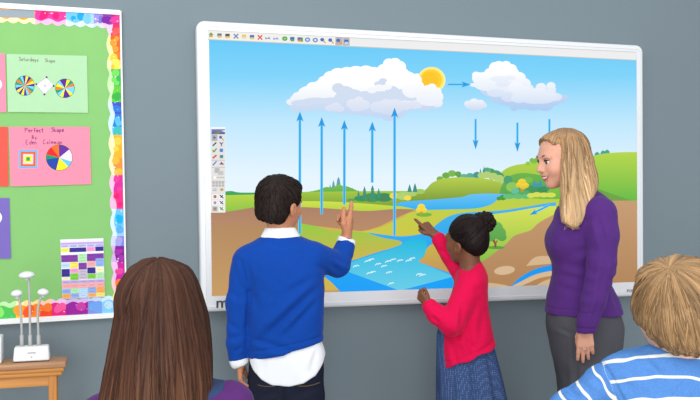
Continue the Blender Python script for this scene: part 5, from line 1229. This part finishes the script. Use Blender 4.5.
hp += [(fn(lambda X, Y, Z: Y-(346.8+2.2*noise(X*.16, 0*Y, Z*.16, 3)+1.6*noise(X*.45, 0*Y, Z*.4, 4)-.012*np.maximum(0, np.abs(X-677)-12)**2)), 'i', 1.5)]
def locks(V_, N):
    t = np.clip((V_[:, 1]-300)/45, 0, 1); 
    return t*(2.4*noise(V_[:, 0]/6.5, V_[:, 1]/26, V_[:, 2]/6.5, 91)+1.2*noise(V_[:, 0]/3, V_[:, 1]/16, V_[:, 2]/3, 92))
Q_.mesh('hair', hp, 1.0, HAIRM, disp=addf(hd_, locks), col=hc_, strand=dict(origin=whorl, n=4000, length=34, rad=.62, seed=13, steps=9, lift=(.1, 1.5), jit=.10, var=.5, sag=8))
# striped shirt: white bands woven into light blue marl
m, nt, b_ = new_mat('striped_jersey')
an = nt.nodes.new('ShaderNodeAttribute'); an.attribute_name = 'band'
mt_ = nt.nodes.new('ShaderNodeMath'); mt_.operation = 'PINGPONG'; mt_.inputs[1].default_value = .5
lt = nt.nodes.new('ShaderNodeMapRange'); lt.inputs[1].default_value = .062; lt.inputs[2].default_value = .085; lt.inputs[3].default_value = 1; lt.inputs[4].default_value = 0
tc = nt.nodes.new('ShaderNodeTexCoord'); nz_ = nt.nodes.new('ShaderNodeTexNoise'); nz_.inputs['Scale'].default_value = 260; nz_.inputs['Detail'].default_value = 4
mb = nt.nodes.new('ShaderNodeMix'); mb.data_type = 'RGBA'; mb.inputs[6].default_value = L4((66, 116, 184)); mb.inputs[7].default_value = L4((98, 148, 212))
mx = nt.nodes.new('ShaderNodeMix'); mx.data_type = 'RGBA'; mx.inputs[7].default_value = L4((232, 230, 220))
nt.links.new(an.outputs['Fac'], mt_.inputs[0]); nt.links.new(mt_.outputs[0], lt.inputs[0]); nt.links.new(lt.outputs[0], mx.inputs[0])
nt.links.new(tc.outputs['Object'], nz_.inputs[0]); nt.links.new(nz_.outputs[0], mb.inputs[0]); nt.links.new(mb.outputs[2], mx.inputs[6]); nt.links.new(mx.outputs[2], b_.inputs['Base Color'])
b_.inputs['Roughness'].default_value = .9; b_.inputs['Specular IOR Level'].default_value = .1
shp = U(loft([(345, 655, 702, 0, 20), (348.5, 640, 716, 0, 24), (350.8, 630, 726, 0, 26.5), (354, 619, 738, 0, 30), (359, 611, 746, 0, 33.5), (367, 604.5, 752, 0, 37.5), (385, 603, 755, 0, 42), (410, 604, 752, 0, 43.5), (470, 610, 746, 0, 44), (540, 614, 742, 0, 44), (592, 613, 743, 0, 46)], n=2.25), k=4)
LA = (V(617, 377, 2), V(566, 410, 14), V(556, 468, 50))
shp += chain(LA, [20.5, 18.5, 13.5], 4, 8)
shp += chain([V(742, 377, 2), V(768, 450, 10), V(752, 506, 38)], [20, 18, 13.5], 4, 8)
shp += [(ell(V(678, 342, 4), (26, 7, 22)), 's', 3)]
def sband(P_):
    k_ = 1/(1+P_[:, 2:3]/F); P = np.concatenate([350+(P_[:, :1]-350)*k_, 200+(P_[:, 1:2]-200)*k_, P_[:, 2:3]], 1)
    e = LA[1]-LA[0]; L_ = np.linalg.norm(e); e = e/L_
    s_ = (P_-LA[0])@e
    t1 = (P[:, 1]+.0022*(P[:, 0]-676)**2*np.where(P[:, 0] < 676, -.6, .25)*1.0-356.3)/21.6
    t1 = (P[:, 1]-356.3-.0012*(P[:, 0]-672)**2)/21.2
    t1 = t1+.10*noise(P[:, 0]/16, P[:, 1]/20, P[:, 2]/20, 97); t2 = (s_-14)/20.5+.12*noise(P[:, 0]/12, P[:, 1]/12, P[:, 2]/12, 98)
    w_ = P[:, 0] < 604-.0*P[:, 1]
    edge = 603+(P[:, 1]-366)*.42
    return np.where(P[:, 0] < edge, t2+.02, t1)
seam = lambda V_, N: -1.6*np.exp(-((V_[:, 0]-(603+(V_[:, 1]-366)*.42))/2.0)**2)*((V_[:, 1] < 420) & (V_[:, 2] < 12))
fl_ = crease([(588, 372, 600, 384, 4, 1.4), (566, 388, 578, 398, 3.4, 1.6), (612, 372, 628, 392, 5, 1.0), (642, 352, 654, 366, 4, 1.2), (560, 398, 574, 408, 4, 1.4), (640, 384, 690, 392, 7, .8)])
Q_.mesh('shirt', shp, 1.0, m, disp=addf(seam, fl_, soft(1.8, 17, 93), soft(.7, 7, 94)), band=sband)
trousers(Q_, [(570, 614, 742, 2, 44), (600, 613, 743, 2, 46), (625, 616, 740, 2, 44)], (652, 706), 37, fl, TR)
make_shoes(Q_, shs, fl, DSHOE, SOLE)
# ------------------------------------------------------------------ light
w = bpy.data.worlds.new('room_light'); scene.world = w; w.use_nodes = True
w.node_tree.nodes['Background'].inputs[0].default_value = (.90, .95, 1.0, 1); w.node_tree.nodes['Background'].inputs[1].default_value = .92
def area(name, loc, target, sx, sy, power, c=(1, 1, 1)):
    ld = bpy.data.lights.new(name, 'AREA'); ld.shape = 'RECTANGLE'; ld.size = sx; ld.size_y = sy; ld.energy = power; ld.color = c
    o = bpy.data.objects.new(name, ld); COL.objects.link(o); o.location = loc
    o.rotation_euler = (Vector(target)-Vector(loc)).to_track_quat('-Z', 'Y').to_euler(); return o
area('ceiling_light', (-1.9, -2.3, 2.85), (-1.2, -.3, .9), 2.2, 1.2, 26, (1, .97, .93))
area('ceiling_light', (.6, -3.0, 2.85), (.0, -.4, 1.0), 1.8, 1.2, 6, (1, .97, .94))
area('frontal_fill', (-1.9, -6.6, 1.5), (-.1, 0, .9), 4.2, 2.0, 185, (.97, .985, 1))  # added fill lamp behind the camera for frontal light; no window is known there
vs = scene.view_settings; vs.view_transform = 'Standard'; vs.look = 'None'; vs.exposure = 0; vs.gamma = 1; vs.use_curve_mapping = False
